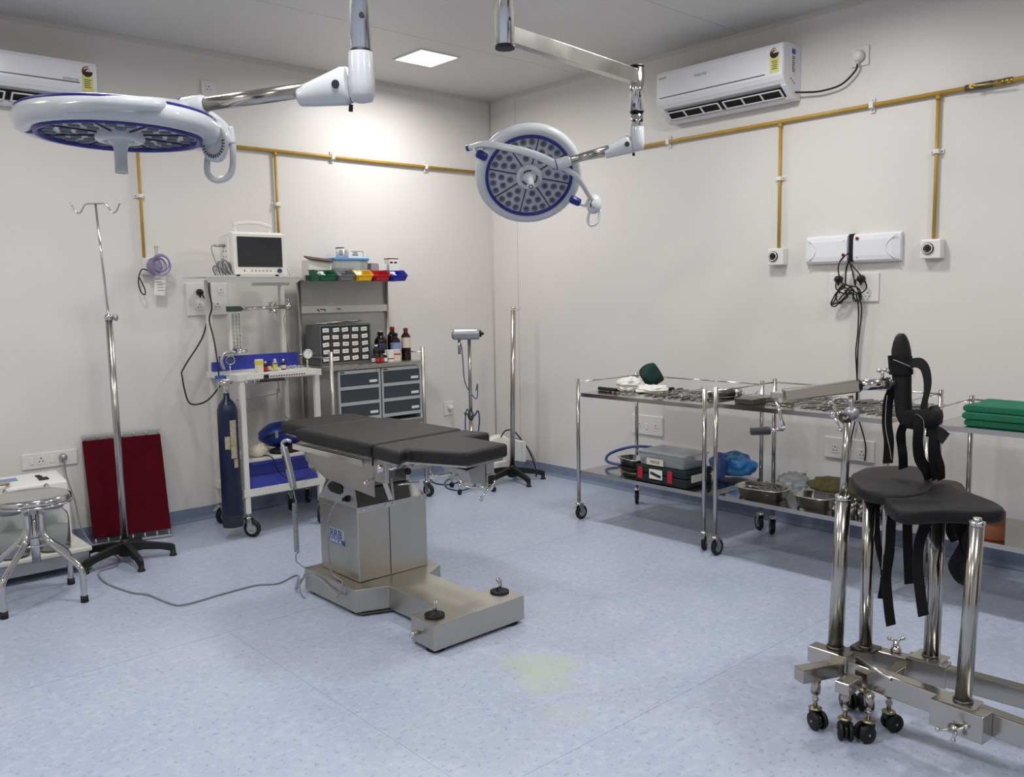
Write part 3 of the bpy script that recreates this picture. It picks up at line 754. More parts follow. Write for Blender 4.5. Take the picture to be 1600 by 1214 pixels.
# ================================================================ castors
def caster(parent, x, y, z1, r=.05, w=.024, ang=0, brake=True, hub='metal_grey', name='castor', stem=.008):
    """swivel castor whose stem ends at height z1, wheel on the floor"""
    R = Matrix.Rotation(ang, 3, 'Z'); o = V((x, y, 0)); c = V((x, y, 0)) + R @ V((r*.45, 0, r))
    mb = MB(); top = 2*r + .012
    mb.cyl(o + V((0, 0, top)), o + V((0, 0, z1)), stem, n=12)
    mb.lathe([(.0, .0), (.021, .0), (.023, .006), (.018, .014), (0, .016)], o + V((0, 0, top - .008)), n=16)
    for s in (-1, 1):
        a = [o + R @ V((-.018, s*(w/2 + .003), top)), o + R @ V((.026, s*(w/2 + .003), top)), c + R @ V((.012, s*(w/2 + .003), -.008)), c + R @ V((-.012, s*(w/2 + .003), -.008))]
        b = [p + R @ V((0, s*.0025, 0)) for p in a]
        if s < 0: a, b = b, a
        mb.hexa(a, b)
    mb.cbox(o + R @ V((.004, 0, top + .001)), (.044, w + .010, .003), ang)
    f = mb.build(name, 'steel', parent)
    ax = R @ V((0, 1, 0))
    MB().lathe([(r*.62, -w/2), (r*.93, -w/2), (r, -w*.28), (r, w*.28), (r*.93, w/2), (r*.62, w/2)], c, ax, 28).build('tyre', 'black_rubber', f)
    MB().lathe([(0, -w*.42), (r*.2, -w*.5), (r*.22, -w*.36), (r*.58, -w*.36), (r*.63, -w*.5), (r*.63, w*.5), (r*.58, w*.36), (r*.22, w*.36), (r*.2, w*.5), (0, w*.42)], c, ax, 20).build('hub', hub, f)
    if brake:
        MB().hexa([o + R @ V(q) for q in ((-.02, -w*.5, top - .006), (-.02, w*.5, top - .006), (-.058, w*.45, top - .024), (-.058, -w*.45, top - .024))],
                  [o + R @ V(q) for q in ((-.02, -w*.5, top - .002), (-.02, w*.5, top - .002), (-.058, w*.45, top - .020), (-.058, -w*.45, top - .020))]).build('brake_pedal', 'steel', f)
    return f

# ================================================================ drip stands
def star_base(t, c, a0, R, m='black_rubber', n=5, hub_h=.10):
    c = V(c)
    MB().lathe([(0, .0), (.032, 0), (.040, .01), (.040, hub_h*.4), (.026, hub_h*.75), (.024, hub_h), (0, hub_h)], c + V((0, 0, .035)), n=20).build('hub', m, t)
    for k in range(n):
        a = a0 + k*2*PI/n; D = V((math.cos(a), math.sin(a), 0)); Sx = V((-D.y, D.x, 0)); rings = []
        for f, z0, z1, w in ((.08, .055, .115, .022), (.35, .062, .108, .020), (.7, .050, .088, .017), (.93, .030, .074, .015), (1.0, .024, .062, .013)):
            p = c + D*R*f
            rings.append([p + Sx*w + V((0, 0, z0)), p - Sx*w + V((0, 0, z0)), p - Sx*w*.8 + V((0, 0, z1)), p + Sx*w*.8 + V((0, 0, z1))])
        lg = MB().loft(rings, sm=False).build('leg', m, t, bevel=.003)
        MB().lathe([(0, 0), (.021, 0), (.022, .006), (.016, .012), (.015, .038), (0, .04)], c + D*R*.95, n=14).build('foot', m, lg)
t = thing('drip_stand', 'tall chrome drip stand with two-hook top in front of the red board', 'drip stand', (1.575, 5.165, 0))
star_base(t, (1.575, 5.165, 0), math.radians(-18), .27)
B = V((1.575, 5.165, .10)); Tm = V((1.569, 5.167, 1.416)); Tt = V((1.542, 5.175, 2.053))
MB().cyl(B, Tm, .019, n=20).build('lower_pole', 'tube_steel', t)
MB().cyl(Tm, Tt, .0065, n=12).build('upper_rod', 'chrome', t)
MB().lathe([(0, 0), (.023, 0), (.023, .03), (.012, .034), (.0, .034)], Tm - V((0, 0, .012)), n=20).build('collar', 'chrome', t)
MB().lathe([(0, 0), (.006, 0), (.006, .02), (.018, .022), (.02, .034), (.016, .038), (0, .038)], Tm + V((.01, 0, .002)), ux, 8).build('clamp_knob', 'metal_grey', t)
def hooks(t, c, s=1.0, d=ux):
    for k in (-1, 1):
        MB().tube([c, c + d*k*.045*s, c + d*k*.065*s + V((0, 0, -.012*s)), c + d*k*.085*s + V((0, 0, -.045*s)), c + d*k*.100*s + V((0, 0, -.050*s)), c + d*k*.115*s + V((0, 0, -.040*s)), c + d*k*.140*s + V((0, 0, .008*s))], .0045*s, 8, 4).build('hook', 'chrome', t)
hooks(t, Tt + V((0, 0, -.002)))
t = thing('drip_stand', 'chrome drip stand standing in the far corner', 'drip stand', (4.60, 5.155, 0))
star_base(t, (4.60, 5.155, 0), math.radians(-30), .27)
B = V((4.60, 5.155, .10)); Tt = V((4.622, 5.135, 1.39))
MB().cyl(B, Tt, .020, n=20).build('pole', 'tube_steel', t)
MB().cyl(Tt, Tt + V((0, 0, .02)), .0045, n=10).build('upper_rod', 'chrome', t)
for a in (0, 1.7):
    hooks(t, Tt + V((0, 0, .015 + .006*a)), .42, V((math.cos(a - .6), math.sin(a - .6), 0)))

# ================================================================ stool, suction machine, red board
SC = V((1.03, 4.79, 0))
t = thing('stool', 'round chrome stool at the left edge with bent tube legs', 'stool', SC)
MB().lathe([(0, .552), (.155, .552), (.163, .550), (.172, .544), (.178, .535), (.178, .522), (.170, .514), (.150, .512), (0, .512)], SC, n=48).build('seat', 'chrome', t)
MB().lathe([(.168, .0), (.181, .0), (.183, .004), (.181, .010), (.168, .010)], SC + V((0, 0, .505)), n=48).build('rim', 'chrome', t)
MB().cyl(SC + V((0, 0, .20)), SC + V((0, 0, .51)), .020, n=20).build('column', 'chrome', t)
for k in range(4):
    a = math.radians(-50 + 90*k)
    D = V((math.cos(a), math.sin(a), 0)); z = lambda h: V((0, 0, h))
    l = MB().tube([SC + D*.045 + z(.46), SC + D*.045 + z(.38), SC + D*.060 + z(.335), SC + D*.10 + z(.29), SC + D*.215 + z(.20), SC + D*.245 + z(.165), SC + D*.250 + z(.12), SC + D*.250 + z(.02)], .0145, 14, 5).build('leg', 'chrome', t)
    MB().lathe([(0, 0), (.018, 0), (.019, .004), (.018, .034), (.0, .034)], SC + D*.250, n=16).build('rubber_foot', 'black_rubber', l)
MB().torus(SC + V((0, 0, .30)), (0, 0, 1), .075, .006, 28, 8).build('brace_ring', 'chrome', t)
MB().tube([SC + V((.16, .05, .53)), SC + V((.192, .058, .525)), SC + V((.196, .060, .50))], .004, 8).build('clip', 'black', t)

t = thing('suction_machine', 'white suction machine with two glass jars behind the chrome stool', 'suction machine', (1.08, 5.32, 0))
MB().prism([(.80, 5.12), (1.385, 5.12), (1.385, 5.56), (.80, 5.56)], .115, .14).build('base_tray', 'white_paint', t, bevel=.006)
MB().box(.80, 1.37, 5.13, 5.55, .045, .114).build('chassis', 'metal_grey', t, bevel=.004)
for x, y in ((1.36, 5.15), (1.36, 5.53), (.83, 5.15), (.83, 5.53)):
    f = caster(t, x, y, .05, .0185, .014, .3, False)
cons = MB().hexa([(.80, 5.30, .14), (1.335, 5.30, .14), (1.335, 5.55, .14), (.80, 5.55, .14)], [(.80, 5.33, .495), (1.335, 5.33, .495), (1.335, 5.55, .525), (.80, 5.55, .525)]).build('console', 'plastic', t, 'white sloped control console', bevel=.01)
def ontop(x, y): return .495 + (y - 5.33)/.22*.03
for x, y, w_, d_, m in ((1.23, 5.41, .05, .04, 'ink'), (1.22, 5.455, .03, .012, 'ink'), (1.215, 5.475, .025, .01, 'ink')):
    MB().hexa([(x - w_/2, y - d_/2, ontop(x, y - d_/2)), (x + w_/2, y - d_/2, ontop(x, y - d_/2)), (x + w_/2, y + d_/2, ontop(x, y + d_/2)), (x - w_/2, y + d_/2, ontop(x, y + d_/2))],
              [(x - w_/2, y - d_/2, ontop(x, y - d_/2) + .006), (x + w_/2, y - d_/2, ontop(x, y - d_/2) + .006), (x + w_/2, y + d_/2, ontop(x, y + d_/2) + .006), (x - w_/2, y + d_/2, ontop(x, y + d_/2) + .006)]).build('switch', m, cons)
MB().hexa([(1.0, 5.44, ontop(0, 5.44)), (1.11, 5.44, ontop(0, 5.44)), (1.11, 5.50, ontop(0, 5.50)), (1.0, 5.50, ontop(0, 5.50))], [(1.0, 5.44, ontop(0, 5.44) + .001), (1.11, 5.44, ontop(0, 5.44) + .001), (1.11, 5.50, ontop(0, 5.50) + .001), (1.0, 5.50, ontop(0, 5.50) + .001)]).build('name_label', 'label_blue', cons)
MB().torus((.99, 5.37, .515), (0, .2, 1), .055, .009, 24, 8).build('suction_tube', 'beige_tube', t)
for x in (1.215, 1.01):
    c = V((x, 5.215, .141))
    j = MB().lathe([(0, 0), (.078, 0), (.083, .006), (.084, .03), (.084, .165), (.078, .20), (.058, .225), (.054, .235), (.054, .25), (.050, .25), (.050, .233), (.056, .222), (.075, .197), (.080, .165), (.080, .010), (0, .008)], c, n=36).build('jar', 'glass', t)
    MB().lathe([(0, .0), (.079, 0), (.079, .12), (0, .122)], c + V((0, 0, .009)), n=30).build('jar_liner', 'milky', j)
    MB().lathe([(0, .292), (.052, .292), (.066, .284), (.068, .262), (.064, .244), (.056, .236), (0.0, .236)], c, n=28).build('stopper', 'grey_rubber', j)
    MB().tube([c + V((0, 0, .29)), c + V((.0, .0, .33)), c + V((.0, .06, .36)), c + V((0, .115, .34))], .005, 8).build('jar_hose', 'beige_tube', j)

# red board leaning on the wall
p0, p1 = V((1.530, 5.615, .0)), V((1.965, 5.50, .0)); q0, q1 = V((1.544, 5.772, 0.682)), V((2.022, 5.765, 0.672))
t = thing('padded_board', 'dark red fabric board in an aluminium tube frame leaning on the wall', 'board', (1.75, 5.6, 0))
def bd(a, b): # a across 0..1, b up 0..1
    return p0.lerp(p1, a).lerp(q0.lerp(q1, a), b)
nb = (p1 - p0).cross(q0 - p0).normalized(); nb = nb if nb.y < 0 else -nb
def slab(a0, a1, b0, b1, th): 
    f = [bd(a0, b0), bd(a1, b0), bd(a1, b1), bd(a0, b1)]
    return MB().hexa([p - nb*th/2 for p in f], [p + nb*th/2 for p in f])
slab(.0, 1, .075, .945, .022).build('fabric_panel', 'red_fabric', t, bevel=.004)
for b in (.018, .985):
    MB().bar(bd(0, b), bd(1, b), .014, .014, nb).build('rail', 'metal_grey', t)
    for k in range(7):
        a = .03 + .94*k/6; bb = .07 if b < .5 else .945
        MB().cyl(bd(a, b), bd(a, bb), .0065, n=10).build('spacer', 'metal_grey', t)

# grey mains lead across the floor
cable('floor_cable', [WL(1.43, .545, .045), WL(1.435, .44, .05), (1.46, 5.70, .30), (1.47, 5.62, .12), (1.515, 5.47, .012), (1.565, 5.30, .0065), (1.50, 5.1, .0065), (1.393, 5.051, 0.006), (1.359, 4.825, 0.006), (1.406, 4.565, 0.006), (1.458, 4.46, 0.006), (1.49, 4.258, 0.006), (1.541, 4.183, 0.006), (1.747, 4.201, 0.006), (1.924, 4.205, 0.006), (2.023, 4.149, 0.006), (2.164, 4.203, 0.006), (2.03, 3.97, .02), (2.05, 3.94, .06), (2.058, 3.92, .10)], .0045, 'cable_grey', 'grey cable snaking across the floor from the wall to the operating table')

# ================================================================ anaesthesia cart
CX0, CX1, CY0, CY1 = 2.322, 2.845, 5.14, 5.58
t = thing('anaesthesia_cart', 'white tube-framed anaesthesia cart on castors carrying a monitor', 'cart', ((CX0+CX1)/2, (CY0+CY1)/2, 0))
T0 = t
pw = .034
for x, y, zt, a in ((CX0, CY0, 1.0, -.9), (CX1, CY0, 1.0, -2.3), (CX0, CY1, 1.64, .5), (CX1, CY1, 1.64, 1.2)):
    MB().box(x - pw/2, x + pw/2, y - pw/2, y + pw/2, .15, zt).build('post', 'white_paint', t, bevel=.003)
    caster(t, x, y, .16, .056, .026, a, True)
def tray(x0, x1, y0, y1, z, h, th, m, name='shelf', lab=None):
    mb = MB().box(x0, x1, y0, y1, z - th, z)
    mb.box(x0, x1, y0, y0 + .004, z - h, z - th).box(x0, x1, y1 - .004, y1, z - h, z - th).box(x0, x0 + .004, y0 + .004, y1 - .004, z - h, z - th).box(x1 - .004, x1, y0 + .004, y1 - .004, z - h, z - th)
    return mb.build(name, m, t, lab)
tray(CX0 - .025, CX1 + .028, CY0 - .02, CY1 + .02, .305, .045, .004, 'white_paint')
tray(CX0 - .03, CX1 + .03, CY0 - .022, CY1 + .02, 1.039, .04, .004, 'white_paint', 'work_top')
tray(2.17, 2.845, 5.25, CY1 + .03, 1.655, .004, .003, 'white_paint', 'top_shelf')
MB().hexa([(2.20, 5.27, 1.615), (2.81, 5.27, 1.615), (2.81, 5.27, 1.615), (2.20, 5.27, 1.615)], [(2.175, 5.252, 1.652), (2.842, 5.252, 1.652), (2.81, 5.272, 1.652), (2.2, 5.272, 1.652)]).build('shelf_lip', 'white_paint', t)
MB().box(2.64, 2.845, 5.40, 5.60, 1.60, 1.652).build('shelf_bracket', 'white_paint', t)
MB().box(CX0 + .02, CX1 - .02, 5.10, 5.112, 1.008, 1.03).build('name_strip', 'label_white', t)
for k in range(14): MB().box(2.50 + .018*k, 2.512 + .018*k, 5.0995, 5.1005, 1.014, 1.022).build('printed_mark', 'led_red', t)
MB().box(2.455, 2.49, 5.099, 5.1005, 1.006, 1.031).build('maker_mark', 'ink', t)
# blue back panel on the work top, cabinet with drawer
MB().box(2.36, 2.93, 5.535, 5.55, 1.04, 1.135).build('back_panel', 'blue_panel', t, 'blue back panel')
MB().box(2.30, 2.42, 5.51, 5.535, 1.04, 1.10).build('side_panel', 'blue_panel', t)
cb_ = MB().box(CX0 + .02, CX1 - .06, CY0 + .03, CY1 - .04, .306, .49).build('cabinet', 'white_paint', t, 'white box under the work top', bevel=.004)
MB().box(CX0 + .035, CX1 - .075, CY0 + .012, CY0 + .029, .385, .47).build('drawer', 'blue_dark', t, 'blue drawer front', bevel=.003)
MB().box(CX0 + .04, CX1 - .08, CY0 + .004, CY0 + .012, .455, .465).build('drawer_lip', 'blue_panel', t)
MB().hexa([(CX0 + .025, CY0 + .028, .308), (CX1 - .07, CY0 + .028, .308), (CX1 + .0, CY0 + .0, .308), (CX0 + .03, CY0 + .0, .308)],
          [(CX0 + .025, CY0 + .029, .385), (CX1 - .07, CY0 + .029, .385), (CX1 - .07, CY0 + .024, .385), (CX0 + .03, CY0 + .024, .385)]).build('sloped_panel', 'blue_panel', t, 'sloped blue panel')
# flow meter bank, chrome manifold, gauges
fx = (2.471, 5.5, 1.289)[0]
MB().box(fx - .045, fx + .035, 5.50, 5.535, 1.17, 1.43).build('flowmeter_case', 'plastic_warm', t, bevel=.003)
MB().box(fx - .036, fx + .026, 5.494, 5.4995, 1.185, 1.415).build('flowmeter_scale', 'white_paint', t)
for k, x in enumerate((fx - .025, fx - .003, fx + .018)):
    q = MB().cyl((x, 5.489, 1.185), (x, 5.489, 1.42), .005, n=10).build('flow_tube', 'glass', t)
    MB().lathe([(0, 0), (.003, .004), (.0045, .010), (0, .011)], (x, 5.489, 1.22 + .02*k), n=8).build('float', 'chrome', q)
    MB().lathe([(0, 0), (.012, 0), (.014, .006), (.013, .022), (0, .024)], (x, 5.50, 1.17), (0, -1, 0), 12).build('flow_knob', ('knob_blue', 'metal_grey', 'chrome')[k], t)
for k in range(9): MB().box(fx - .037, fx + .027, 5.4930, 5.4938, 1.20 + .024*k, 1.2015 + .024*k).build('scale_mark', 'faint_ink', t)
MB().box(fx - .05, fx + .04, 5.495, 5.54, 1.43, 1.465).build('manifold_block', 'valve_green', t, 'green manifold block', bevel=.003)
MB().cyl((fx + .04, 5.52, 1.445), (2.88, 5.52, 1.455), .013, n=18).build('manifold_pipe', 'chrome', t)
vx = (2.744, 5.52, 1.4)[0]
MB().lathe([(0, 0), (.030, 0), (.032, .006), (.030, .014), (.018, .02), (.016, .05), (.026, .055), (.027, .07), (0, .072)], (vx, 5.52, 1.415), n=24).build('vaporiser_cap', 'chrome', t)
MB().lathe([(.022, 0), (.027, -.004), (.028, -.055), (.024, -.062), (0, -.062), (0, -.059), (.022, -.058), (.025, -.053), (.025, -.004)], (vx, 5.52, 1.415), n=24).build('vaporiser_bowl', 'glass', t)
wx = (2.856, 5.52, 1.441)[0]
MB().lathe([(0, -.024), (.014, -.022), (.021, -.014), (.021, .014), (.014, .022), (0, .024)], (wx, 5.515, 1.458), (0, 1, 0), 20).cyl((wx, 5.515, 1.47), (wx, 5.515, 1.50), .006).lathe([(0, 0), (.017, 0), (.018, .007), (0, .009)], (wx, 5.515, 1.497), n=14).build('outlet_valve', 'chrome', t)
MB().tube([(wx, 5.515, 1.435), (wx - .005, 5.505, 1.40), (wx - .035, 5.505, 1.385), (wx - .035, 5.50, 1.33), (wx - .02, 5.50, 1.22), (wx, 5.51, 1.14)], .0035, 8).build('thin_hose', 'beige_tube', t)
def gauge(t, c, r, n, face='gauge_face'):
    n = V(n).normalized()
    g = MB().lathe([(0, -.02), (r, -.02), (r*1.05, -.014), (r*1.05, .004), (r*.92, .006), (r*.90, .002)], c, n, 28).build('gauge', 'chrome', t)
    MB().lathe([(0, .0018), (r*.92, .0018)], c, n, 24, flat=True).build('dial', face, g)
    x, y, z = frame(n)
    MB().bar(V(c) + n*.003, V(c) + n*.003 + (x*.6 + y*.5)*r, .0015, .001, n).build('needle', 'ink', g)
    return g
gauge(t, (2.32, 5.28, 1.124), .027, (-.5, -.85, .1), 'knob_blue')
g_ = V((2.32, 5.28, 1.124))
MB().cyl(g_ + V((0, .01, -.03)), (g_.x, g_.y + .01, 1.04), .005, n=8).build('gauge_stem', 'chrome', t)
MB().tube([g_ + V((-.03, .03, -.06)), g_ + V((-.045, .03, .0)), g_ + V((-.02, .03, .045)), g_ + V((.03, .02, .05)), g_ + V((.05, .02, .035))], .011, 10).build('gauge_bracket', 'metal_grey', t)
MB().cyl(g_ + V((.05, .01, .04)), g_ + V((.12, .01, .055)), .011, n=12).build('regulator', 'chrome', t)
gc = V((2.798, 5.15, 1.142))
gauge(t, gc, .030, (-.55, -.83, 0))
MB().cyl(gc + V((0, .012, -.03)), (gc.x, gc.y + .012, 1.04), .006, n=10).cyl(gc + V((-.05, .012, 0)), gc + V((.09, .05, -.003)), .004, n=8).build('gauge_stem', 'chrome', t)
for x, m in ((2.35, 'metal_grey'), (2.40, 'metal_grey'), (2.43, 'brass'), (2.56, 'metal_grey')):
    MB().lathe([(0, 0), (.009, 0), (.011, -.01), (.008, -.025), (0, -.028)], (x, 5.125, .998), n=10).build('hose_nipple', m, t)
MB().tube([(2.58, 5.16, 1.0), (2.583, 5.16, .93), (2.575, 5.16, .90), (2.42, 5.2, .875), (2.33, 5.24, .87)], .004, 8).build('hose', 'grey_rubber', t)
MB().tube([(2.583, 5.17, .93), (2.575, 5.17, .86), (2.60, 5.18, .78), (2.66, 5.2, .72), (2.72, 5.25, .71)], .005, 8).build('breathing_hose', 'cable_grey', t)
MB().box(2.44, 2.60, 5.10, 5.16, .985, .998).build('slide_rail', 'ink', t)
MB().cyl((2.232, 5.166, .075), (2.232, 5.166, .083), .056, n=24).box(2.25, 2.325, 5.155, 5.18, .076, .083).box(2.312, 2.325, 5.155, 5.18, .076, .15).build('cylinder_support', 'white_paint', t)

# oxygen cylinder
oc = V((2.232, 5.166, .084))
t = thing('oxygen_cylinder', 'tall navy blue gas cylinder strapped to the left of the white cart', 'gas cylinder', oc)
MB().lathe([(0, 0), (.058, 0), (.062, .006), (.062, .72), (.060, .745), (.050, .775), (.034, .798), (.020, .812), (.0175, .845), (0, .845)], oc, n=36).build('body', 'navy', t)
MB().lathe([(.0625, .0), (.0628, .001), (.0628, .075), (.0625, .077)], oc, n=36).build('foot_band', 'navy_foot', t)
for a0, a1, z0, z1, in ((-1.80, -1.15, .44, .68), (-2.35, -1.86, .50, .58), (-1.55, -1.10, .38, .435)):
    MB().lathe([(.0630, z0), (.0632, z1)], oc, n=8, arc=a1 - a0, a0=a0).build('torn_label', 'old_label', t)
q = oc + V((0, 0, .845))
MB().cyl(q, q + V((0, 0, .05)), .017, .014, 14).cbox(q + V((0, 0, .065)), (.036, .036, .04)).cyl(q + V((-.035, -.02, .062)), q + V((.042, .012, .066)), .011, n=12).cyl(q + V((0, 0, .08)), q + V((0, 0, .115)), .007, n=10).build('valve', 'chrome', t, bevel=.002)
MB().lathe([(0, 0), (.022, 0), (.024, .004), (.022, .01), (0, .011)], q + V((0, 0, .11)), n=8).build('handwheel', 'metal_grey', t)
MB().bar(q + V((-.075, -.03, .105)), q + V((.0, .0, .103)), .014, .022).build('blue_lever', 'sticker_blue', t, 'blue lever')
MB().tube([q + V((-.035, -.03, .075)), q + V((-.06, -.035, .07)), q + V((-.062, -.035, .0))], .0045, 8).build('tommy_bar', 'chrome', t)

# patient monitor on the top shelf
t = thing('patient_monitor', 'cream patient monitor with carrying handle on the cart top shelf', 'monitor', (2.56, 5.42, 1.656))
x0, x1, yf, zb = 2.385, 2.745, 5.30, 1.668
pr = lambda x, s=0: [(x, yf, zb), (x, yf + .01, zb + .265), (x, yf + .045, zb + .275), (x, yf + .20, zb + .25), (x, yf + .21, zb + .02), (x, yf + .03, zb)]
MB().loft([pr(x0), pr(x1)], sm=False).build('case', 'plastic_warm', t, bevel=.008, seg=3)
MB().box(x0 - .002, x1 + .002, yf - .012, yf + .006, zb - .002, zb + .262).build('bezel', 'plastic_warm', t, bevel=.005)
sc = MB().box(x0 + .022, x1 - .030, yf - .0145, yf - .010, zb + .048, zb + .240).build('screen', 'screen', t, 'black switched-off screen')
MB().cyl((x1 - .055, yf - .012, zb + .024), (x1 - .055, yf - .026, zb + .024), .014, n=24).build('jog_dial', 'knob_blue', t)
for k in range(6): MB().lathe([(0, .004), (.005, .003), (.0055, 0)], (x0 + .115 + .026*k, yf - .012, zb + .024), (0, -1, 0), 10).build('button', 'faint_ink', t)
MB().lathe([(0, .003), (.007, .002), (.0075, 0)], (x0 + .065, yf - .012, zb + .024), (0, -1, 0), 3).build('alarm_button', 'led_red', t)
zt = zb + .265
MB().loft([[V((x, yf + .06 + dy, zt + dz)) + V((0, 0, h)) for dy, dz in ((-.016, -.01), (.016, -.01), (.016, .012), (-.016, .012))] for x, h in ((x0 + .035, .052), (x0 + .06, .062), (x0 + .14, .070), (x0 + .22, .066), (x0 + .28, .052), (x0 + .295, .045))], sm=False).build('handle', 'plastic_warm', t, bevel=.005)
for x in (x0 + .045, x0 + .280): MB().box(x - .009, x + .009, yf + .05, yf + .07, zt, zt + .052).build('handle_post', 'plastic_warm', t, bevel=.003)
MB().box(x0 - .012, x0 + .0, yf + .05, yf + .19, zb + .03, zb + .235).build('connector_panel', 'plastic_warm', t, bevel=.003)
for k in range(4):
    for j in range(2): MB().cyl((x0 - .010, yf + .08 + .04*j, zb + .08 + .035*k), (x0 - .014, yf + .08 + .04*j, zb + .08 + .035*k), .006, n=10).build('port', 'faint_ink', t)
for x in (x0 + .04, x1 - .05): MB().cyl((x, yf + .03, 1.656), (x, yf + .03, zb), .012, n=12).build('foot', 'black_rubber', t)
MB().cyl((x0 - .012, yf + .10, zb + .185), (x0 - .075, yf + .10, zb + .185), .011, .008, 12).build('cable_plug', 'metal_grey', t)
MB().tube([(x0 - .075, yf + .10, zb + .185), (x0 - .10, yf + .09, zb + .18), (x0 - .108, yf + .07, zb + .14), (x0 - .095, yf + .05, zb + .07), (x0 - .10, yf + .04, .02 + zb)], .0032, 8).build('probe_lead', 'cable_grey', t)
random.seed(12)
for i in range(9):
    bx = x0 - .025 - .011*i; h_ = .10 - .009*abs(i - 3)
    pts = [(bx + .01, yf + .02 + .012*(i % 3), zb - .005), (bx - .012, yf + .03, zb + h_*.6), (bx + .010 + .01*math.sin(i*2), yf + .045 + .01*(i % 2), zb + h_), (bx + .034, yf + .03, zb + h_*.7), (bx + .040, yf + .012*(i % 4), zb + .018), (bx + .058, yf - .012 + .008*(i % 3), zb - .003)]
    tag(MB().tube(pts, (.0032, .0042, .0036)[i % 3], 8, 6).build('probe_cable', ('cable_grey', 'metal_grey', 'organiser')[i % 3]), 'one of the grey probe cables heaped beside the monitor on the top shelf', 'cable', 'probe cables beside the monitor')
cable('white_hose', [(x1 + .005, yf + .12, zb + .07), (x1 + .03, yf + .09, zb + .06), (x1 + .05, yf + .06, zb + .03), (x1 + .055, yf + .05, zb - .007)], .006, 'cable_white', 'white hose curving down from the right side of the monitor')

# mains cables to the cart
cable('power_cable', [WL(2.345, 1.55, .055), WL(2.375, 1.50, .06), WL(2.40, 1.42, .06), (2.351, 5.68, 1.376), (2.296, 5.66, 1.25), (2.15, 5.62, 1.069), (2.13, 5.6, 1.009), (2.148, 5.58, 0.862), (2.185, 5.55, 0.831), (2.23, 5.45, 0.864), (2.225, 5.235, .97)], .0052, 'cable_black', 'black cable looping left of the cart down to the gas cylinder')
cable('power_cable', [(2.27, 5.36, 1.65), (2.245, 5.36, 1.63), (2.299, 5.5, 1.565), (2.311, 5.5, 1.462), (2.289, 5.5, 1.379), (2.291, 5.45, 1.256), (2.284, 5.4, 1.133), (2.248, 5.3, 1.026)], .0052, 'cable_black', 'black cable hanging from the top shelf to the cylinder valve')

# vials and a carton on the work top
def bottle(name, label, c, r, h, m, cap, lab=None, labc='label_white', capr=.5, caph=.14, grp=None, seg=20):
    c = V(c); t = thing(name, label, 'bottle', c, 0, grp)
    MB().lathe([(0, 0), (r*.95, 0), (r, .003), (r, h*.62), (r*.86, h*.74), (r*.42, h*.84), (r*.40, h*.88), (0, h*.88)], c, n=seg).build('glass_body', m, t)
    MB().lathe([(0, h), (r*capr*.9, h), (r*capr, h - .004), (r*capr, h*(1 - caph)), (0, h*(1 - caph))], c, n=seg).build('cap', cap, t)
    if lab: MB().lathe([(r*1.012, h*lab[0]), (r*1.012, h*lab[1])], c, n=seg).build('label', labc, t)
    return t
Z1 = 1.0395
def carton(label, x, y, z, w_, d_, h_, m, rz=0, band=None, name='carton'):
    t = thing(name, label, 'box', (x, y, z))
    MB().cbox((x, y, z + h_/2), (w_, d_, h_), rz).build('box_body', m, t, bevel=.0015)
    if band: MB().cbox((x, y, z + h_*band[1]), (w_*1.01, d_*1.01, h_*band[2]), rz).build('print_band', band[0], t)
    return t
carton('tall cream and yellow medicine carton at the left of the work top', 2.475, 5.20, Z1, .042, .035, .085, 'label_cream', .1, ('label_yellow', .72, .3))
bottle('vial', 'small dark vial with red label next to the yellow carton', (2.535, 5.235, Z1), .014, .065, 'amber', 'cap_white', (.1, .5), 'label_red')
bottle('vial', 'small dark vial with pink label behind the green-based vials', (2.57, 5.255, Z1), .014, .068, 'amber', 'black', (.1, .5), 'label_cream')
bottle('vial', 'white-capped vial with yellow label on the work top', (2.605, 5.24, Z1), .016, .078, 'glass', 'cap_white', (.1, .55), 'label_yellow')
bottle('vial', 'dark vial standing alone at the right of the vials', (2.68, 5.27, Z1), .015, .07, 'amber', 'cap_white', (.12, .45), 'label_cream')
random.seed(4)
for i in range(12):
    x, y = 2.72 + .035*(i % 4) + random.uniform(-.005, .005), 5.30 + .05*(i // 4)
    tag(MB().cyl((x, y, Z1 + .008), (x + .028, y + .014, Z1 + .008), .0065, n=10).build('ampoule', ('clear_plastic', 'metal_grey')[i % 2]), 'small ampoule lying at the back of the white work top', 'ampoule', 'ampoules on the work top')

# blue bag, white pouch and cables on the cabinet
def fbm(seed, a, f=2.5): 
    o = V((seed*3.1, seed*1.7, seed)); return lambda d: 1 + a*noise.noise(d*f + o) + a*.4*noise.noise(d*f*2.7 + o)
t = thing('resuscitator_bag', 'royal blue zipped bag lying on the cart cabinet', 'bag', (2.66, 5.33, .49))
MB().ell((2.68, 5.34, .60), (.16, .11, .085), 26, 16, fbm(2, .10)).build('bag_body', 'royal_bag', t)
MB().tube([(2.53, 5.28, .60), (2.58, 5.235, .625), (2.68, 5.22, .635), (2.78, 5.235, .63)], .006, 8).build('zip_band', 'black', t)
MB().cbox((2.585, 5.222, .62), (.02, .008, .045), .3).build('zip_pull', 'metal_grey', t)
tag(MB().ell((2.45, 5.235, .525), (.065, .05, .045), 18, 12, fbm(5, .3, 3), .492).build('paper_pouch', 'label_cream'), 'crumpled cream pouch left of the royal blue bag', 'pouch')
tag(MB().ell((2.66, 5.25, .505), (.11, .07, .028), 20, 10, fbm(9, .35, 4), .4915).build('rubber_mask', 'black_rubber'), 'black rubber mask in front of the royal blue bag', 'mask')
cable('monitor_lead', [(2.47, 5.19, .50), (2.50, 5.13, .49), (2.53, 5.115, .40), (2.60, 5.11, .335), (2.68, 5.105, .325), (2.76, 5.12, .345)], .004, 'cable_black', 'black lead drooping over the blue drawer front')
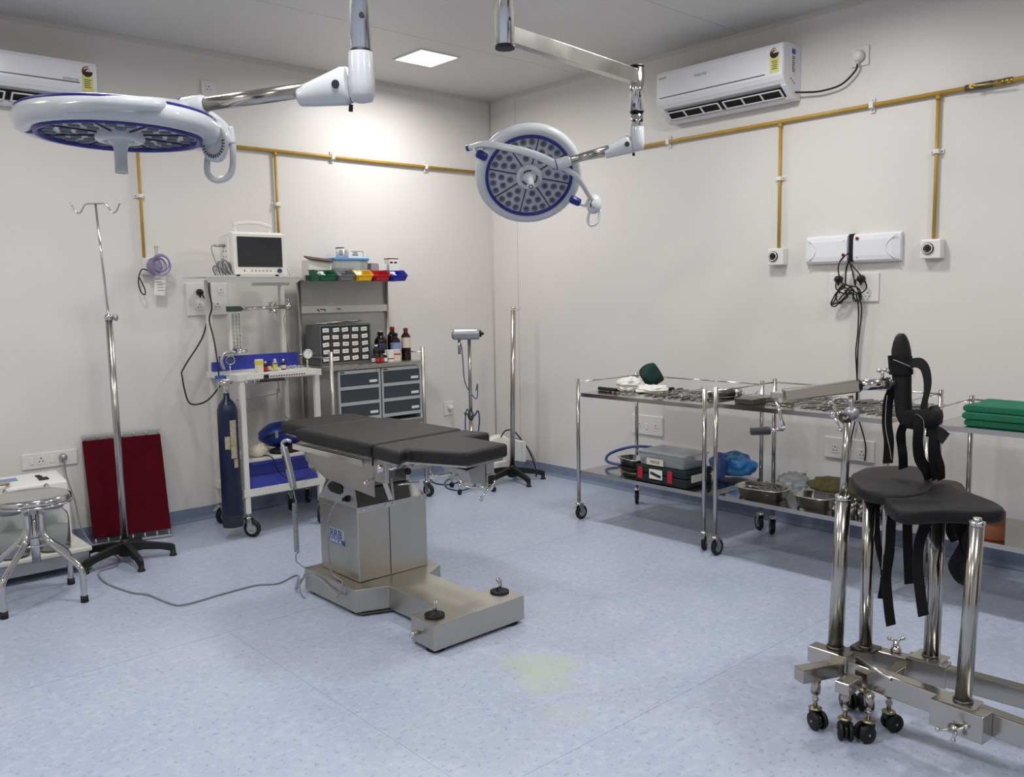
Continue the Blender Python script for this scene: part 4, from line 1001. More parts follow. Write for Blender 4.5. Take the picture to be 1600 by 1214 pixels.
tag(MB().lathe([(0, 0), (.03, 0), (.034, .05), (.030, .055), (0, .055)], (2.305, 5.33, .4), n=20).build('plastic_cup', 'label_cream'), 'cream cup hooked on the side of the white cart', 'cup')


# ================================================================ steel rack with drawers
t = thing('steel_rack', 'steel rack on castors with a tall back frame beside the anaesthesia cart', 'rack', (3.40, 5.45, 0))
for x, y, z1, a in ((3.015, 5.23, 1.14, -1.2), (3.79, 5.23, 1.13, -1.4), (3.045, 5.70, 1.64, .8), (3.80, 5.70, 1.64, .6)):
    MB().cyl((x, y, .15), (x, y, z1), .0145, n=16).build('post', 'brushed', t)
    caster(t, x, y, .16, .05, .024, a, False)
def sheet(x0, x1, y0, y1, z, m='steel', name='shelf', up=.0, th=.003, drop=.028):
    return MB().box(x0, x1, y0, y1, z - th, z).box(x0, x1, y0, y0 + .003, z - drop, z - th).box(x0, x1, y1 - .003, y1, z - drop, z - th).box(x0, x0 + .003, y0 + .003, y1 - .003, z - drop, z - th).box(x1 - .003, x1, y0 + .003, y1 - .003, z - drop, z - th).build(name, m, t)
sheet(3.0, 3.805, 5.225, 5.715, 1.035)
sheet(3.0, 3.805, 5.225, 5.715, .60)
sheet(3.0, 3.805, 5.225, 5.715, .25)
sheet(3.02, 3.83, 5.56, 5.745, 1.665, 'steel', 'top_shelf')
MB().box(3.02, 3.80, 5.548, 5.556, 1.625, 1.672).build('bin_rail', 'steel', t, 'ribbed steel bin rail')
MB().box(3.055, 3.79, 5.712, 5.716, 1.04, 1.66).build('back_sheet', 'sheet_metal', t, 'grey steel back sheet')
q = MB().box(3.055, 3.795, 5.688, 5.696, 1.40, 1.452).build('label_strip', 'white_paint', t, 'white strip with tape marks')
for x, w_ in ((3.18, .02), (3.205, .035), (3.24, .012), (3.35, .03)):
    MB().bar((x, 5.6865, 1.43), (x + w_, 5.6865, 1.412 + .01*(w_ > .02)), .004, .006).build('tape_mark', 'ink', q)
for x in (3.015, 3.79):
    MB().cyl((x, 5.24, 1.095), (x + (.0 if x < 3.1 else .01), 5.69, 1.095), .0045, n=8).build('side_rail', 'steel', t)
MB().box(3.058, 3.064, 5.26, 5.66, .602, 1.0).build('side_sheet', 'sheet_metal', t)
for x0, x1, lab in ((3.068, 3.412, 'left grey drawer unit with dark drawer fronts under the rack shelf'), (3.424, 3.772, 'right grey drawer unit with dark drawer fronts under the rack shelf')):
    d = thing('drawer_unit', lab, 'drawers', ((x0 + x1)/2, 5.45, .60))
    mb = MB().box(x0, x1, 5.65, 5.66, .601, 1.0).box(x0, x0 + .008, 5.245, 5.65, .601, 1.0).box(x1 - .008, x1, 5.245, 5.65, .601, 1.0).box(x0 + .008, x1 - .008, 5.245, 5.65, .992, 1.0).box(x0 + .008, x1 - .008, 5.245, 5.65, .601, .61)
    mb.build('body', 'cabinet_grey', d)
    mb = MB().box(x0, x0 + .014, 5.232, 5.245, .635, 1.0).box(x1 - .014, x1, 5.232, 5.245, .635, 1.0)
    for k in range(4): mb.box(x0 + .014, x1 - .014, 5.232, 5.245, .977 - .1115*k, 1.0 - .1115*k)
    mb.build('front_frame', 'cabinet_grey', d)
    for k in range(3):
        z1 = .975 - .1115*k; z0 = z1 - .087
        f = MB().box(x0 + .016, x1 - .016, 5.236, 5.27, z0, z1).build('drawer', 'drawer_dark', d, bevel=.002)
        if not (x0 < 3.1 and k == 1):
            MB().box(x1 - .092, x1 - .028, 5.230, 5.236, z0 + .018, z0 + .036).build('label_holder', 'label_white', f, bevel=.001)
    MB().box(x0 + .014, x0 + .05, 5.2305, 5.232, .985, .993).build('maker_label', 'ink', d)
    MB().cyl((x1 - .03, 5.233, .989), (x1 - .03, 5.2295, .989), .004, n=8).build('lock', 'ink', d)

# 25-drawer organiser
t = thing('drawer_organiser', 'grey organiser of twenty-five small labelled drawers on the rack', 'organiser', (3.18, 5.46, 1.036))
ox0, ox1, oy, oz0, oz1 = 3.032, 3.452, 5.40, 1.0362, 1.320
MB().box(ox0, ox0 + .012, oy, 5.60, oz0, oz1).box(ox1 - .012, ox1, oy, 5.60, oz0, oz1).box(ox0 + .012, ox1 - .012, oy, 5.60, oz1 - .012, oz1).box(ox0 + .012, ox1 - .012, oy, 5.60, oz0, oz0 + .016).box(ox0 + .012, ox1 - .012, 5.59, 5.60, oz0 + .016, oz1 - .012).build('case', 'organiser', t, bevel=.001)
nw = (ox1 - ox0 - .024) / 5; nh = (oz1 - oz0 - .028) / 5
for k in range(1, 5):
    MB().box(ox0 + .012 + nw*k - .002, ox0 + .012 + nw*k + .002, oy + .001, 5.59, oz0 + .016, oz1 - .012).build('partition', 'organiser', t)
    MB().box(ox0 + .012, ox1 - .012, oy + .002, 5.59, oz0 + .016 + nh*k - .0015, oz0 + .016 + nh*k + .0015).build('shelf', 'organiser', t)
random.seed(21)
for i in range(5):
    for j in range(5):
        x = ox0 + .012 + nw*i + .005; z = oz0 + .016 + nh*j + .004
        d = MB().box(x, x + nw - .010, oy + .003, oy + .08, z, z + nh - .008).build('drawer', 'organiser_face', t)
        cx_, cz_ = x + nw*.40 + random.uniform(-.004, .004), z + nh*.42
        a = random.uniform(-.06, .16)
        lb = MB().cbox((cx_, oy + .001, cz_), (nw*.62, .003, nh*.55), R=Matrix.Rotation(-a, 3, 'Y')).build('label', 'label_white', d)
        lb2 = MB().cbox((cx_, oy - .0008, cz_), (nw*.38, .0006, nh*.10), R=Matrix.Rotation(-a, 3, 'Y')).build('handwriting', 'faint_ink', d)
for i, (x, y, w_, a) in enumerate(((3.07, 5.42, .15, .2), (3.17, 5.45, .16, -.3), (3.27, 5.43, .16, .1), (3.33, 5.46, .12, -.15))):
    tag(MB().ell((x + .046, y + .05, 1.3295 + .004*i), (w_/2, .05, .008), 18, 8, fbm(i + 30, .5, 3), 1.3210).build('plastic_packet', ('clear_plastic', 'metal_grey')[i % 2]), 'thin sterile packet, ' + ('leftmost', 'second from left', 'third from left', 'rightmost')[i] + ' of those lying on the small drawer organiser', 'packet')

# hanging bins
def bin_(x0, x1, m, label, fill=None):
    t = thing('parts_bin', label, 'storage bin', ((x0 + x1)/2, 5.50, 1.625)); y0, y1 = 5.405, 5.545; z0 = 1.628
    a, b = x0 + .012, x1 - .012; h = .078; lo = .040
    # tapered open shell: outer and inner skins
    O = [(a, y0 + .02, z0), (b, y0 + .02, z0), (b, y1, z0), (a, y1, z0)]
    F = [(x0, y0, z0 + lo), (x1, y0, z0 + lo), (x1, y0 + .055, z0 + h), (x1, y1, z0 + h), (x0, y1, z0 + h), (x0, y0 + .055, z0 + h)]
    w = .003
    I = [(x0 + w, y0 + w, z0 + lo), (x1 - w, y0 + w, z0 + lo), (x1 - w, y0 + .055 + w, z0 + h), (x1 - w, y1 - w, z0 + h), (x0 + w, y1 - w, z0 + h), (x0 + w, y0 + .055 + w, z0 + h)]
    B = [(a + w, y0 + .02 + w, z0 + w), (b - w, y0 + .02 + w, z0 + w), (b - w, y1 - w, z0 + w), (a + w, y1 - w, z0 + w)]
    vs = O + F + I + B; f = []
    f += [(3, 2, 1, 0), (0, 1, 5, 4), (1, 2, 7, 6, 5), (2, 3, 8, 7), (3, 0, 4, 9, 8)]
    f += [(4 + i, 4 + (i + 1) % 6, 10 + (i + 1) % 6, 10 + i) for i in range(6)]
    f += [(16, 17, 18, 19), (11, 17, 16, 10), (13, 18, 17, 11, 12), (14, 19, 18, 13), (10, 16, 19, 14, 15)]
    MB().add(vs, f).build('bin_body', m, t)
    rim = [V(p) for p in F]
    MB().tube(rim, .0035, 6, 1, True).build('rim', m, t)
    MB().box(x0 + .02, x1 - .02, y0 + .004, y0 + .012, z0 + .006, z0 + .03).build('label_slot', m, t)
    if fill:
        random.seed(len(label))
        for k in range(4):
            c = V(((x0 + x1)/2 + random.uniform(-.035, .035), y0 + .05 + .02*k, z0 + .045 + .006*k))
            p = MB().cbox(c, (.05, .035, .004), R=(Matrix.Rotation(random.uniform(-1, 1), 3, 'Z') @ Matrix.Rotation(.5, 3, 'X') @ Matrix.Rotation(random.uniform(-.4, .4), 3, 'Y'))).build('packet', fill, t)
bin_(3.045, 3.195, 'bin_green', 'green open storage bin, leftmost on the rail', 'paper')
bin_(3.203, 3.345, 'bin_grey', 'grey open storage bin between the green and yellow ones', 'organiser')
bin_(3.353, 3.495, 'bin_yellow', 'yellow open storage bin, middle of the five', 'paper')
bin_(3.503, 3.645, 'bin_red', 'red open storage bin between the yellow and blue ones')
bin_(3.653, 3.80, 'bin_blue', 'blue open storage bin, rightmost on the rail', 'gauze')
ZS = 1.6665
c_ = carton('opened brown and white carton above the green bin', 3.16, 5.63, ZS, .19, .09, .115, 'label_white', .05)
MB().cbox((3.16, 5.60, ZS + .122), (.20, .07, .010), R=Matrix.Rotation(.10, 3, 'Y') @ Matrix.Rotation(.3, 3, 'X')).build('open_flap', 'box_brown', c_, 'brown carton flap')
t = thing('food_container', 'clear plastic container with a bright blue lid on the rack top', 'container', (3.43, 5.66, ZS))
MB().hexa([(3.30, 5.60, ZS), (3.56, 5.60, ZS), (3.56, 5.72, ZS), (3.30, 5.72, ZS)], [(3.287, 5.588, ZS + .115), (3.573, 5.588, ZS + .115), (3.573, 5.732, ZS + .115), (3.287, 5.732, ZS + .115)]).build('tub', 'clear_plastic', t, bevel=.006)
MB().box(3.33, 3.46, 5.62, 5.70, ZS + .006, ZS + .06).build('contents', 'metal_grey', t, bevel=.004)
MB().box(3.281, 3.579, 5.582, 5.738, ZS + .116, ZS + .135).build('lid', 'lid_blue', t, bevel=.005)
t = thing('dressing_tin', 'small white tin with black top on the blue-lidded container', 'tin', (3.375, 5.66, ZS + .136))
MB().cyl((3.375, 5.66, ZS + .136), (3.375, 5.66, ZS + .205), .031, n=24).build('tin_body', 'label_white', t)
MB().cyl((3.375, 5.66, ZS + .205), (3.375, 5.66, ZS + .213), .0315, n=24).build('tin_lid', 'ink', t)
for k in range(4): MB().lathe([(.0313, .02 + .011*k), (.0313, .026 + .011*k)], (3.375, 5.66, ZS + .136), n=4, arc=.9, a0=-2.3).build('print', 'ink', t)
c_ = carton('white carton with a printed frame on the blue-lidded container', 3.505, 5.665, ZS + .136, .145, .06, .062, 'label_white', 0)
for a, b, c, d in ((3.455, 3.56, .050, .053), (3.557, 3.56, .01, .050), (3.47, 3.51, .036, .042), (3.465, 3.515, .02, .027)): MB().box(a, b, 5.634, 5.6348, ZS + .136 + c, ZS + .136 + d).build('print', 'ink', c_)
carton('grey paper-wrapped packet above the yellow bin', 3.62, 5.62, ZS, .07, .08, .098, 'metal_grey', .1)
carton('low white carton above the red bin', 3.70, 5.63, ZS, .07, .09, .092, 'label_white', -.05)
c_ = carton('pink and white carton above the blue bin', 3.80, 5.62, ZS, .085, .07, .140, 'label_white', .0, ('led_red', .96, .06))
for k in range(2): MB().box(3.765 + .038*k, 3.79 + .038*k, 5.5835, 5.5845, ZS + .100, ZS + .112).build('print', 'ink', c_)

# bottles on the rack shelf
ZR = 1.0355
def big_bottle(label, x, y, r, h, body, cap, labm, l0=.25, l1=.62):
    t = thing('reagent_bottle', label, 'bottle', (x, y, ZR)); c = V((x, y, ZR))
    MB().lathe([(0, 0), (r*.95, 0), (r, .004), (r, h*.70), (r*.9, h*.76), (r*.5, h*.84), (r*.40, h*.87), (r*.40, h*.91), (0, h*.91)], c, n=24).build('glass_body', body, t)
    MB().lathe([(0, h), (r*.44, h), (r*.48, h - .004), (r*.48, h*.89), (0, h*.89)], c, n=16).build('cap', cap, t)
    if labm: MB().lathe([(r*1.01, h*l0), (r*1.01, h*l1)], c, n=24).build('label', labm, t)
    return t
big_bottle('large black bottle with a faded blue label at the back of the rack shelf', 3.57, 5.455, .046, .215, 'amber', 'black', 'drawer_dark')
big_bottle('black bottle with an olive cap behind the labelled bottles', 3.64, 5.56, .04, .22, 'amber', 'cap_white', None)
big_bottle('dark bottle with a large blue and white label', 3.655, 5.385, .038, .205, 'amber', 'black', 'label_blue', .35, .66)
big_bottle('tall dark bottle with red cap, left of the two', 3.700, 5.49, .038, .25, 'amber_brown', 'cap_red', None)
big_bottle('tall dark bottle with red cap and cream label, rightmost', 3.747, 5.38, .036, .24, 'amber_brown', 'cap_red', 'label_cream', .38, .70)
big_bottle('short black bottle with a blue cap', 3.528, 5.40, .026, .125, 'amber', 'cap_blue', None)
big_bottle('short dark bottle with a white cap', 3.487, 5.39, .024, .125, 'amber', 'cap_white', None)
for i, (x, y, cm, lm) in enumerate(((3.425, 5.335, 'cap_blue', 'label_cream'), (3.456, 5.345, 'green_cloth', 'label_white'), (3.487, 5.330, 'black', 'label_red'), (3.518, 5.335, 'cap_white', 'label_white'), (3.44, 5.30, 'cap_red', 'label_red'), (3.472, 5.298, 'green_cloth', 'label_red'), (3.503, 5.295, 'cap_white', 'label_white'))):
    bottle('medicine_vial', ('back row' if i < 4 else 'front row') + ' vial number %s from the left beside the small cartons' % ('one', 'two', 'three', 'four', 'one', 'two', 'three')[i], (x, y, ZR), .0135, .062, ('amber_brown', 'glass')[i % 2], cm, (.1, .55), lm)
carton('white carton with a red cross-like print, left of the two in front of the bottles', 3.565, 5.335, ZR, .055, .04, .085, 'label_white', .1, ('label_red', .25, .1))
carton('cream carton with a red band, right of the two in front of the bottles', 3.625, 5.34, ZR, .055, .045, .085, 'label_cream', -.05, ('label_red', .6, .12))
carton('folded green packet on the rack shelf below the drawers', 3.60, 5.30, .2505, .20, .10, .05, 'green_cloth', .1)

# ================================================================ examination lamp on its stand
lx, ly = 4.172, 5.147
t = thing('examination_lamp', 'silver cylindrical lamp head on a slim steel stand near the corner', 'lamp', (lx, ly, 0))
for k in range(4):
    a = math.radians(20 + 90*k); d = V((math.cos(a), math.sin(a), 0))
    l = MB().tube([V((lx, ly, .11)), V((lx, ly, .10)) + d*.05, V((lx, ly, .085)) + d*.16, V((lx, ly, .08)) + d*.19], .011, 10).build('leg', 'chrome', t)
    e = V((lx, ly, 0)) + d*.19
    MB().lathe([(0, -.010), (.017, -.010), (.021, -.006), (.021, .006), (.017, .010), (0, .010)], e + V((0, 0, .0215)), V((-d.y, d.x, 0)), 16).build('wheel', 'black_rubber', l)
    MB().cyl(e + V((0, 0, .035)), e + V((0, 0, .085)), .008, .014, 10).build('fork', 'chrome', l)
MB().cyl((lx, ly, .09), (lx, ly, .58), .0165, n=16).build('lower_pole', 'tube_steel', t)
MB().cyl((lx, ly, .58), (lx, ly, 1.18), .0135, n=16).build('upper_pole', 'tube_steel', t)
MB().lathe([(0, -.02), (.022, -.02), (.026, 0), (.022, .03), (0, .03)], (lx, ly, .58), n=16).cyl((lx, ly, .60), V((lx, ly, .60)) - ux*.05, .012, n=10).build('clamp', 'dark_steel', t)
hc = V((lx, ly, 1.217)) - ux*.022 
MB().lathe([(0, -.105), (.036, -.105), (.043, -.098), (.045, -.085), (.045, .085), (.043, .098), (.030, .104), (0, .104)], hc, ux, 32).build('lamp_head', 'metal_grey', t)
MB().lathe([(.0, .104), (.026, .104), (.026, .116), (.012, .12), (.010, .135), (0, .136)], hc, ux, 20).build('end_cap', 'black', t)
MB().lathe([(.020, -.1055), (.036, -.1055), (.036, -.110), (.020, -.110)], hc, ux, 24).build('lens_ring', 'steel', t)
MB().cyl(hc - ux*.055 - uy*.0 + uz*-.04, hc - ux*.055 + uz*-.155, .011, n=12).build('grip', 'tube_steel', t)
cable('blue_cable', [hc - ux*.06 + uz*-.045, hc - ux*.04 + uz*-.09, hc - ux*.03 + uz*-.20, hc - ux*.02 + uz*-.36, hc + ux*.02 + uz*-.45, hc + ux*.07 + uz*-.50, (4.289, 5.2, 0.817), (4.356, 5.3, 0.754)], .0042, 'cable_blue', 'blue cord winding down from the silver lamp head')
cable('blue_cable', [(lx - .02, ly - .02, .60), (4.093, 5.1, 0.643), (4.077, 5.1, 0.521), (4.092, 5.1, 0.396), (lx - .03, ly - .03, .16), (4.421, 5.651, 0.006), (4.344, 5.771, 0.006), (4.186, 5.713, 0.006), (4.093, 5.526, 0.006), (4.135, 5.412, 0.006), (4.274, 5.439, 0.006), (4.328, 5.558, 0.012), (4.172, 5.494, 0.014), (4.05, 5.302, 0.006), (4.084, 5.168, 0.006), (4.27, 5.237, 0.006), (4.366, 5.387, 0.01)], .0055, 'cable_blue', 'blue cord coiled loosely on the floor under the lamp stand')
cable('blue_cable', [(lx + .02, ly - .02, .58), (4.207, 5.1, 0.622), (4.217, 5.1, 0.53), (4.187, 5.1, 0.384), (4.164, 5.1, 0.261), (lx + .01, ly - .04, .15)], .0065, 'cable_blue', 'doubled blue cord hanging from the lamp stand clamp')

# white appliance in the corner
t = thing('corner_appliance', 'white round-topped appliance on the floor in the corner behind the drip stand', 'appliance', (4.74, 5.45, 0))
MB().loft([[V((x, y, z)) for x, y in ((4.62, 5.385), (4.84, 5.385), (4.84, 5.57), (4.62, 5.57))] for z in (.0, .12)], sm=False).build('base', 'plastic_warm', t, bevel=.01)
MB().lathe([(0, -.07), (.10, -.07), (.125, -.055), (.13, -.03), (.13, .05), (.12, .07), (0, .075)], (4.73, 5.475, .20), (-.5, -.86, 0), 36).build('drum', 'plastic_warm', t, bevel=.004)
MB().box(4.76, 4.80, 5.20, 5.375, .125, .30).build('side_box', 'plastic', t, bevel=.006)
cable('appliance_cable', [(4.66, 5.36, .33), (4.70, 5.34, .385), (4.78, 5.33, .37), (4.84, 5.30, .29), (4.90, 5.28, .20), (4.92, 5.24, .10), (4.87, 5.16, .04), (4.83, 5.12, .008)], .006, 'cable_black', 'black cable looping round the white corner appliance')
cable('appliance_hose', [(4.84, 5.40, .30), (4.90, 5.36, .27), (4.94, 5.28, .16), (4.94, 5.22, .05), (4.90, 5.18, .008)], .005, 'cable_grey', 'thin grey hose behind the corner drip stand')

# ================================================================ operating table
t = thing('operating_table', 'stainless operating table with black sectional pads in the room centre', 'operating table', (2.28, 3.45, 0))
TB = t
bx0, bx1 = 2.015, 2.53
base = [(bx0, 2.757), (2.524, 2.765), (2.53, 2.935), (2.408, 2.945), (2.408, 3.32), (2.525, 3.385), (2.525, 3.84), (bx0, 3.84), (bx0, 3.362), (2.160, 3.305), (2.160, 2.94), (2.022, 2.93)]
MB().prism(base, .055, .165).build('base', 'brushed', t, 'brushed steel floor base with a T-shaped foot', bevel=.003)
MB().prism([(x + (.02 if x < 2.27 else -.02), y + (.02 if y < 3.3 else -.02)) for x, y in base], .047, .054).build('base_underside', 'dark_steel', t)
for x, y in ((2.06, 2.81), (2.47, 2.81), (2.07, 3.42), (2.07, 3.78), (2.46, 3.78)):
    MB().lathe([(0, 0), (.040, 0), (.041, .004), (.036, .010), (0, .010)], (x, y, .038), n=20).build('levelling_foot', 'black_rubber', t)
MB().cyl((1.975, 2.87, .105), (2.02, 2.87, .105), .010, n=12).cyl((1.985, 2.87, .105), (1.99, 2.87, .105), .014, n=6).build('drain_stub', 'chrome', t)
for x, y, a in ((2.085, 2.845, .9), (2.47, 2.87, 1.4)):
    k = MB().lathe([(0, 0), (.042, 0), (.043, .003), (.043, .009), (.038, .011), (.014, .012), (.013, .022), (0, .022)], (x, y, .1655), n=28).build('lock_knob', 'black', t)
    for s in (-1, 1):
        o = V((x, y, .185)) + V((s*.006, 0, 0))
        MB().tube([o, o + V((.012*math.sin(a), .008, .014)), o + V((.022*math.sin(a) if a < 1 else 0, .012, .036)), o + V((.012*math.sin(a) if a < 1 else -.006, .0, .045)), o + V((0, -.008, .03)), o], .0028, 8).build('wire_bail', 'chrome', k)
kx0, kx1, ky0, ky1 = 2.085, 2.482, 3.432, 3.787
MB().box(kx0, kx1, ky0 + .0, ky1, .166, .520).build('column', 'brushed', t, 'brushed steel column casing', bevel=.004)
MB().box(kx0 - .003, kx1 + .003, ky0 - .003, ky1 + .003, .500, .528).build('collar', 'steel', t, bevel=.002)
MB().bar((2.262, ky0 - .0005, .17), (2.262, ky0 - .0005, .50), .003, .002, (0, 1, 0)).build('sheet_joint', 'black', t)
for x in (2.115, 2.245, 2.285, 2.45): MB().cyl((x, ky0 - .003, .513), (x, ky0 - .0065, .513), .007, n=12).build('bolt_head', 'chrome', t)
MB().hexa([(kx0 + .004, ky0 + .004, .528), (kx1 - .004, ky0 + .004, .528), (kx1 - .004, ky1 - .004, .528), (kx0 + .004, ky1 - .004, .528)],
          [(kx0 + .02, ky0 + .11, .63), (kx1 - .06, ky0 + .11, .63), (kx1 - .06, ky1 - .05, .63), (kx0 + .02, ky1 - .05, .63)]).build('hood', 'dark_steel', t)
MB().hexa([(kx0 - .002, ky0 + .0, .528), (kx0 + .003, ky0 + .0, .528), (kx0 + .003, ky1, .528), (kx0 - .002, ky1, .528)],
          [(kx0 + .012, ky0 + .04, .622), (kx0 + .017, ky0 + .04, .622), (kx0 + .017, ky1 - .10, .632), (kx0 + .012, ky1 - .10, .632)]).build('hood_plate', 'metal_grey', t, 'pale plate with a black cut-out')
MB().ell((kx0 + .008, ky0 + .20, .590), (.008, .072, .034), 14, 8, fbm(7, .4, 3)).build('cut_out', 'black', t)
MB().cyl((kx0 - .012, ky0 + .075, .560), (kx0 + .006, ky0 + .075, .560), .016, n=16).cyl((kx0 - .03, ky0 + .075, .560), (kx0 - .012, ky0 + .075, .560), .010, n=12).build('cable_gland', 'black', t)
MB().box(2.15, 2.42, 3.50, 3.74, .60, .74).build('lift_block', 'dark_steel', t)
MB().box(2.10, 2.46, 3.28, 3.86, .735, .765).build('cross_frame', 'steel', t, bevel=.003)
for x in (2.035, 2.475): MB().box(x - .012, x + .032, 3.20, 3.84, .765, .800).build('side_frame', 'steel', t, bevel=.003)
MB().box(2.055, 2.485, 3.20, 3.225, .76, .80).build('end_frame', 'steel', t)
MB().box(2.055, 2.485, 3.80, 3.825, .76, .80).build('end_frame', 'steel', t)
def seat(poly, z0, z1, name='pad', m='pad_vinyl', bev=.016): return MB().prism(poly, z0, z1).build(name, m, t, bevel=bev, seg=3)
seat([(2.065, 3.845), (2.51, 3.855), (2.515, 4.12), (2.47, 4.165), (2.12, 4.175), (2.068, 4.13)], .808, .868)
seat([(1.998, 3.165), (2.552, 3.215), (2.54, 3.845), (1.995, 3.838)], .810, .872)
seat([(2.0, 3.155), (1.985, 2.925), (2.058, 2.968), (2.160, 2.735), (2.185, 2.71), (2.435, 2.75), (2.435, 3.035), (2.585, 3.045), (2.555, 3.205)], .808, .868)
MB().prism([(2.08, 3.86), (2.49, 3.86), (2.49, 4.13), (2.10, 4.14)], .795, .807).build('head_plate', 'steel', t)
MB().prism([(2.02, 3.19), (2.53, 3.20), (2.53, 3.82), (2.02, 3.82)], .800, .809).build('back_plate', 'steel', t)
MB().prism([(2.02, 3.14), (2.02, 3.02), (2.10, 2.97), (2.19, 2.74), (2.41, 2.76), (2.42, 3.06), (2.53, 3.07), (2.53, 3.15)], .796, .807).build('leg_plate', 'steel', t)
# side rail with brackets, drip plate
MB().box(1.975, 1.987, 3.20, 3.83, .772, .800).build('accessory_rail', 'chrome', t, bevel=.002)
for y in (3.27, 3.52, 3.78): MB().box(1.987, 2.022, y - .012, y + .012, .776, .796).build('rail_spacer', 'steel', t)
MB().box(2.585, 2.597, 3.22, 3.83, .772, .800).build('accessory_rail', 'chrome', t, bevel=.002)
for y in (3.27, 3.78): MB().box(2.508, 2.585, y - .012, y + .012, .776, .796).build('rail_spacer', 'steel', t)
T_ = Matrix(((0, 0, 1, 2.028), (1, 0, 0, 0), (0, 1, 0, 0), (0, 0, 0, 1)))
MB(T_).prism([(3.82, .768), (3.19, .768), (3.19, .628), (3.62, .652), (3.80, .715)], 0, .004).build('side_skirt', 'brushed', t, 'grey steel skirt plate under the rail')
# clamps at the leg section joint
for x in (2.03, 2.14):
    MB().box(x, x + .02, 3.10, 3.19, .70, .80).build('hinge_plate', 'steel', t, bevel=.002)
MB().cyl((2.00, 3.13, .765), (2.18, 3.13, .765), .016, n=16).build('hinge_pin', 'chrome', t)
MB().cyl((2.01, 3.16, .72), (1.95, 3.13, .715), .0055, n=10).ell((1.945, 3.128, .714), (.009, .009, .009), 10, 6).build('clamp_lever', 'chrome', t)
MB().bar((2.05, 3.15, .72), (2.075, 3.13, .62), .012, .020).build('link_arm', 'steel', t)
MB().bar((2.09, 3.15, .71), (2.085, 3.13, .615), .010, .018).build('link_arm', 'steel', t)
MB().cyl((2.145, 3.10, .74), (2.145, 3.09, .74), .015, n=16).build('lock_ring', 'black', t)
MB().cyl((2.10, 3.11, .685), (2.20, 3.09, .685), .005, n=8).build('clamp_lever', 'chrome', t)
# bracket and square tube under the leg section
MB().box(2.345, 2.390, 2.79, 3.0, .690, .738).build('tube_wall', 'steel', t, bevel=.002)
MB().box(2.351, 2.384, 2.786, 2.7905, .696, .732).build('tube_mouth', 'black', t)
MB().hexa([(2.28, 2.82, .705), (2.344, 2.80, .700), (2.344, 2.98, .700), (2.28, 2.98, .705)], [(2.26, 2.82, .765), (2.344, 2.80, .790), (2.344, 3.0, .790), (2.26, 3.0, .765)]).build('wedge_bracket', 'steel', t, bevel=.002)
MB().box(2.345, 2.388, 2.795, 2.84, .739, .796).build('hanger', 'steel', t)
MB().cyl((2.385, 2.80, .700), (2.30, 2.775, .648), .0055, n=10).cyl((2.385, 2.79, .705), (2.362, 2.79, .672), .008, n=10).build('screw_lever', 'chrome', t)
MB().torus((2.293, 2.773, .644), (.2, -1, .3), .009, .003, 14, 6).build('lever_ring', 'chrome', t)
MB().tube([(2.16, 2.95, .80), (2.15, 2.93, .755), (2.17, 2.90, .745), (2.22, 2.88, .75)], .006, 8).ell((2.155, 2.93, .742), (.017, .017, .017), 14, 10).build('ball_joint', 'chrome', t)
MB().tube([(2.24, 2.87, .745), (2.25, 2.83, .70), (2.30, 2.80, .688), (2.35, 2.79, .685)], .005, 8).build('lever_rod', 'chrome', t)
# handset
hs = thing('handset', 'grey remote handset on a coiled cord hanging from the table rail', 'handset', (1.975, 3.88, .60))
MB().tube([(1.975, 3.915, .765), (1.972, 3.93, .79), (1.985, 3.91, .806), (2.0, 3.89, .80)], .009, 10).build('hook', 'metal_grey', hs)
MB().loft([[V((1.972, y + dy, z)) + V((dx, 0, 0)) for dx, dy in ((-.013, -w_), (.013, -w_), (.013, w_), (-.013, w_))] for y, z, w_ in ((3.915, .775, .018), (3.90, .74, .021), (3.855, .64, .019), (3.835, .590, .017), (3.83, .575, .012))], sm=False).build('handset_body', 'metal_grey', hs, bevel=.004)
MB().cbox((1.957, 3.888, .70), (.003, .012, .07), R=Matrix.Rotation(-.42, 3, 'X')).build('key_strip', 'ink', hs)
n_ = 30; hel = [(1.975 + .011*math.cos(i*2*PI/7), 3.832 + .011*math.sin(i*2*PI/7), .50 - .245*i/(7*n_)) for i in range(7*n_ + 1)]
MB().tube([(1.972, 3.832, .575), (1.978, 3.835, .54)] + hel + [(1.978, 3.85, .235), (1.982, 3.86, .20), (2.004, 3.83, .172), (2.02, 3.81, .170)], .0030, 5, 1).build('coiled_cord', 'cable_grey', hs)
cable('column_cable', [(2.052, 3.507, .560), (2.03, 3.53, .54), (2.015, 3.58, .45), (2.02, 3.60, .32), (2.03, 3.60, .20), (2.04, 3.57, .171), (2.03, 3.50, .171), (2.003, 3.46, .16), (1.99, 3.48, .11), (2.003, 3.56, .12), (2.005, 3.66, .145), (1.99, 3.74, .15), (1.965, 3.79, .12), (1.955, 3.77, .06), (1.98, 3.74, .03), (2.0, 3.72, .035)], .0038, 'cable_grey', 'grey cable falling from the column to the base of the operating table')
# maker plate
pl = MB().box(kx0 - .0015, kx0 - .0003, 3.555, 3.695, .318, .392).build('maker_plate', 'plate_grey', t)
MB().box(kx0 - .0022, kx0 - .0015, 3.553, 3.697, .318, .341).build('blue_band', 'logo_blue', pl)
text('RRB', .058, (kx0 - .0022, 3.690, .346), (0, -1, 0), (0, 0, 1), 'logo_blue', 'lettering', pl, sx=1.1)
text('SURGICAL', .024, (kx0 - .0028, 3.690, .3215), (0, -1, 0), (0, 0, 1), 'label_white', 'lettering', pl, sx=1.02)

# the table was measured with its floor pads 38 mm high: true size is a little larger and lower
for r_ in (TB, hs, bpy.data.objects['column_cable']):
    l_ = r_.location; r_.location = (l_.x*1.026, l_.y*1.026, l_.z*1.026 - .039); r_.scale = (1.026,)*3


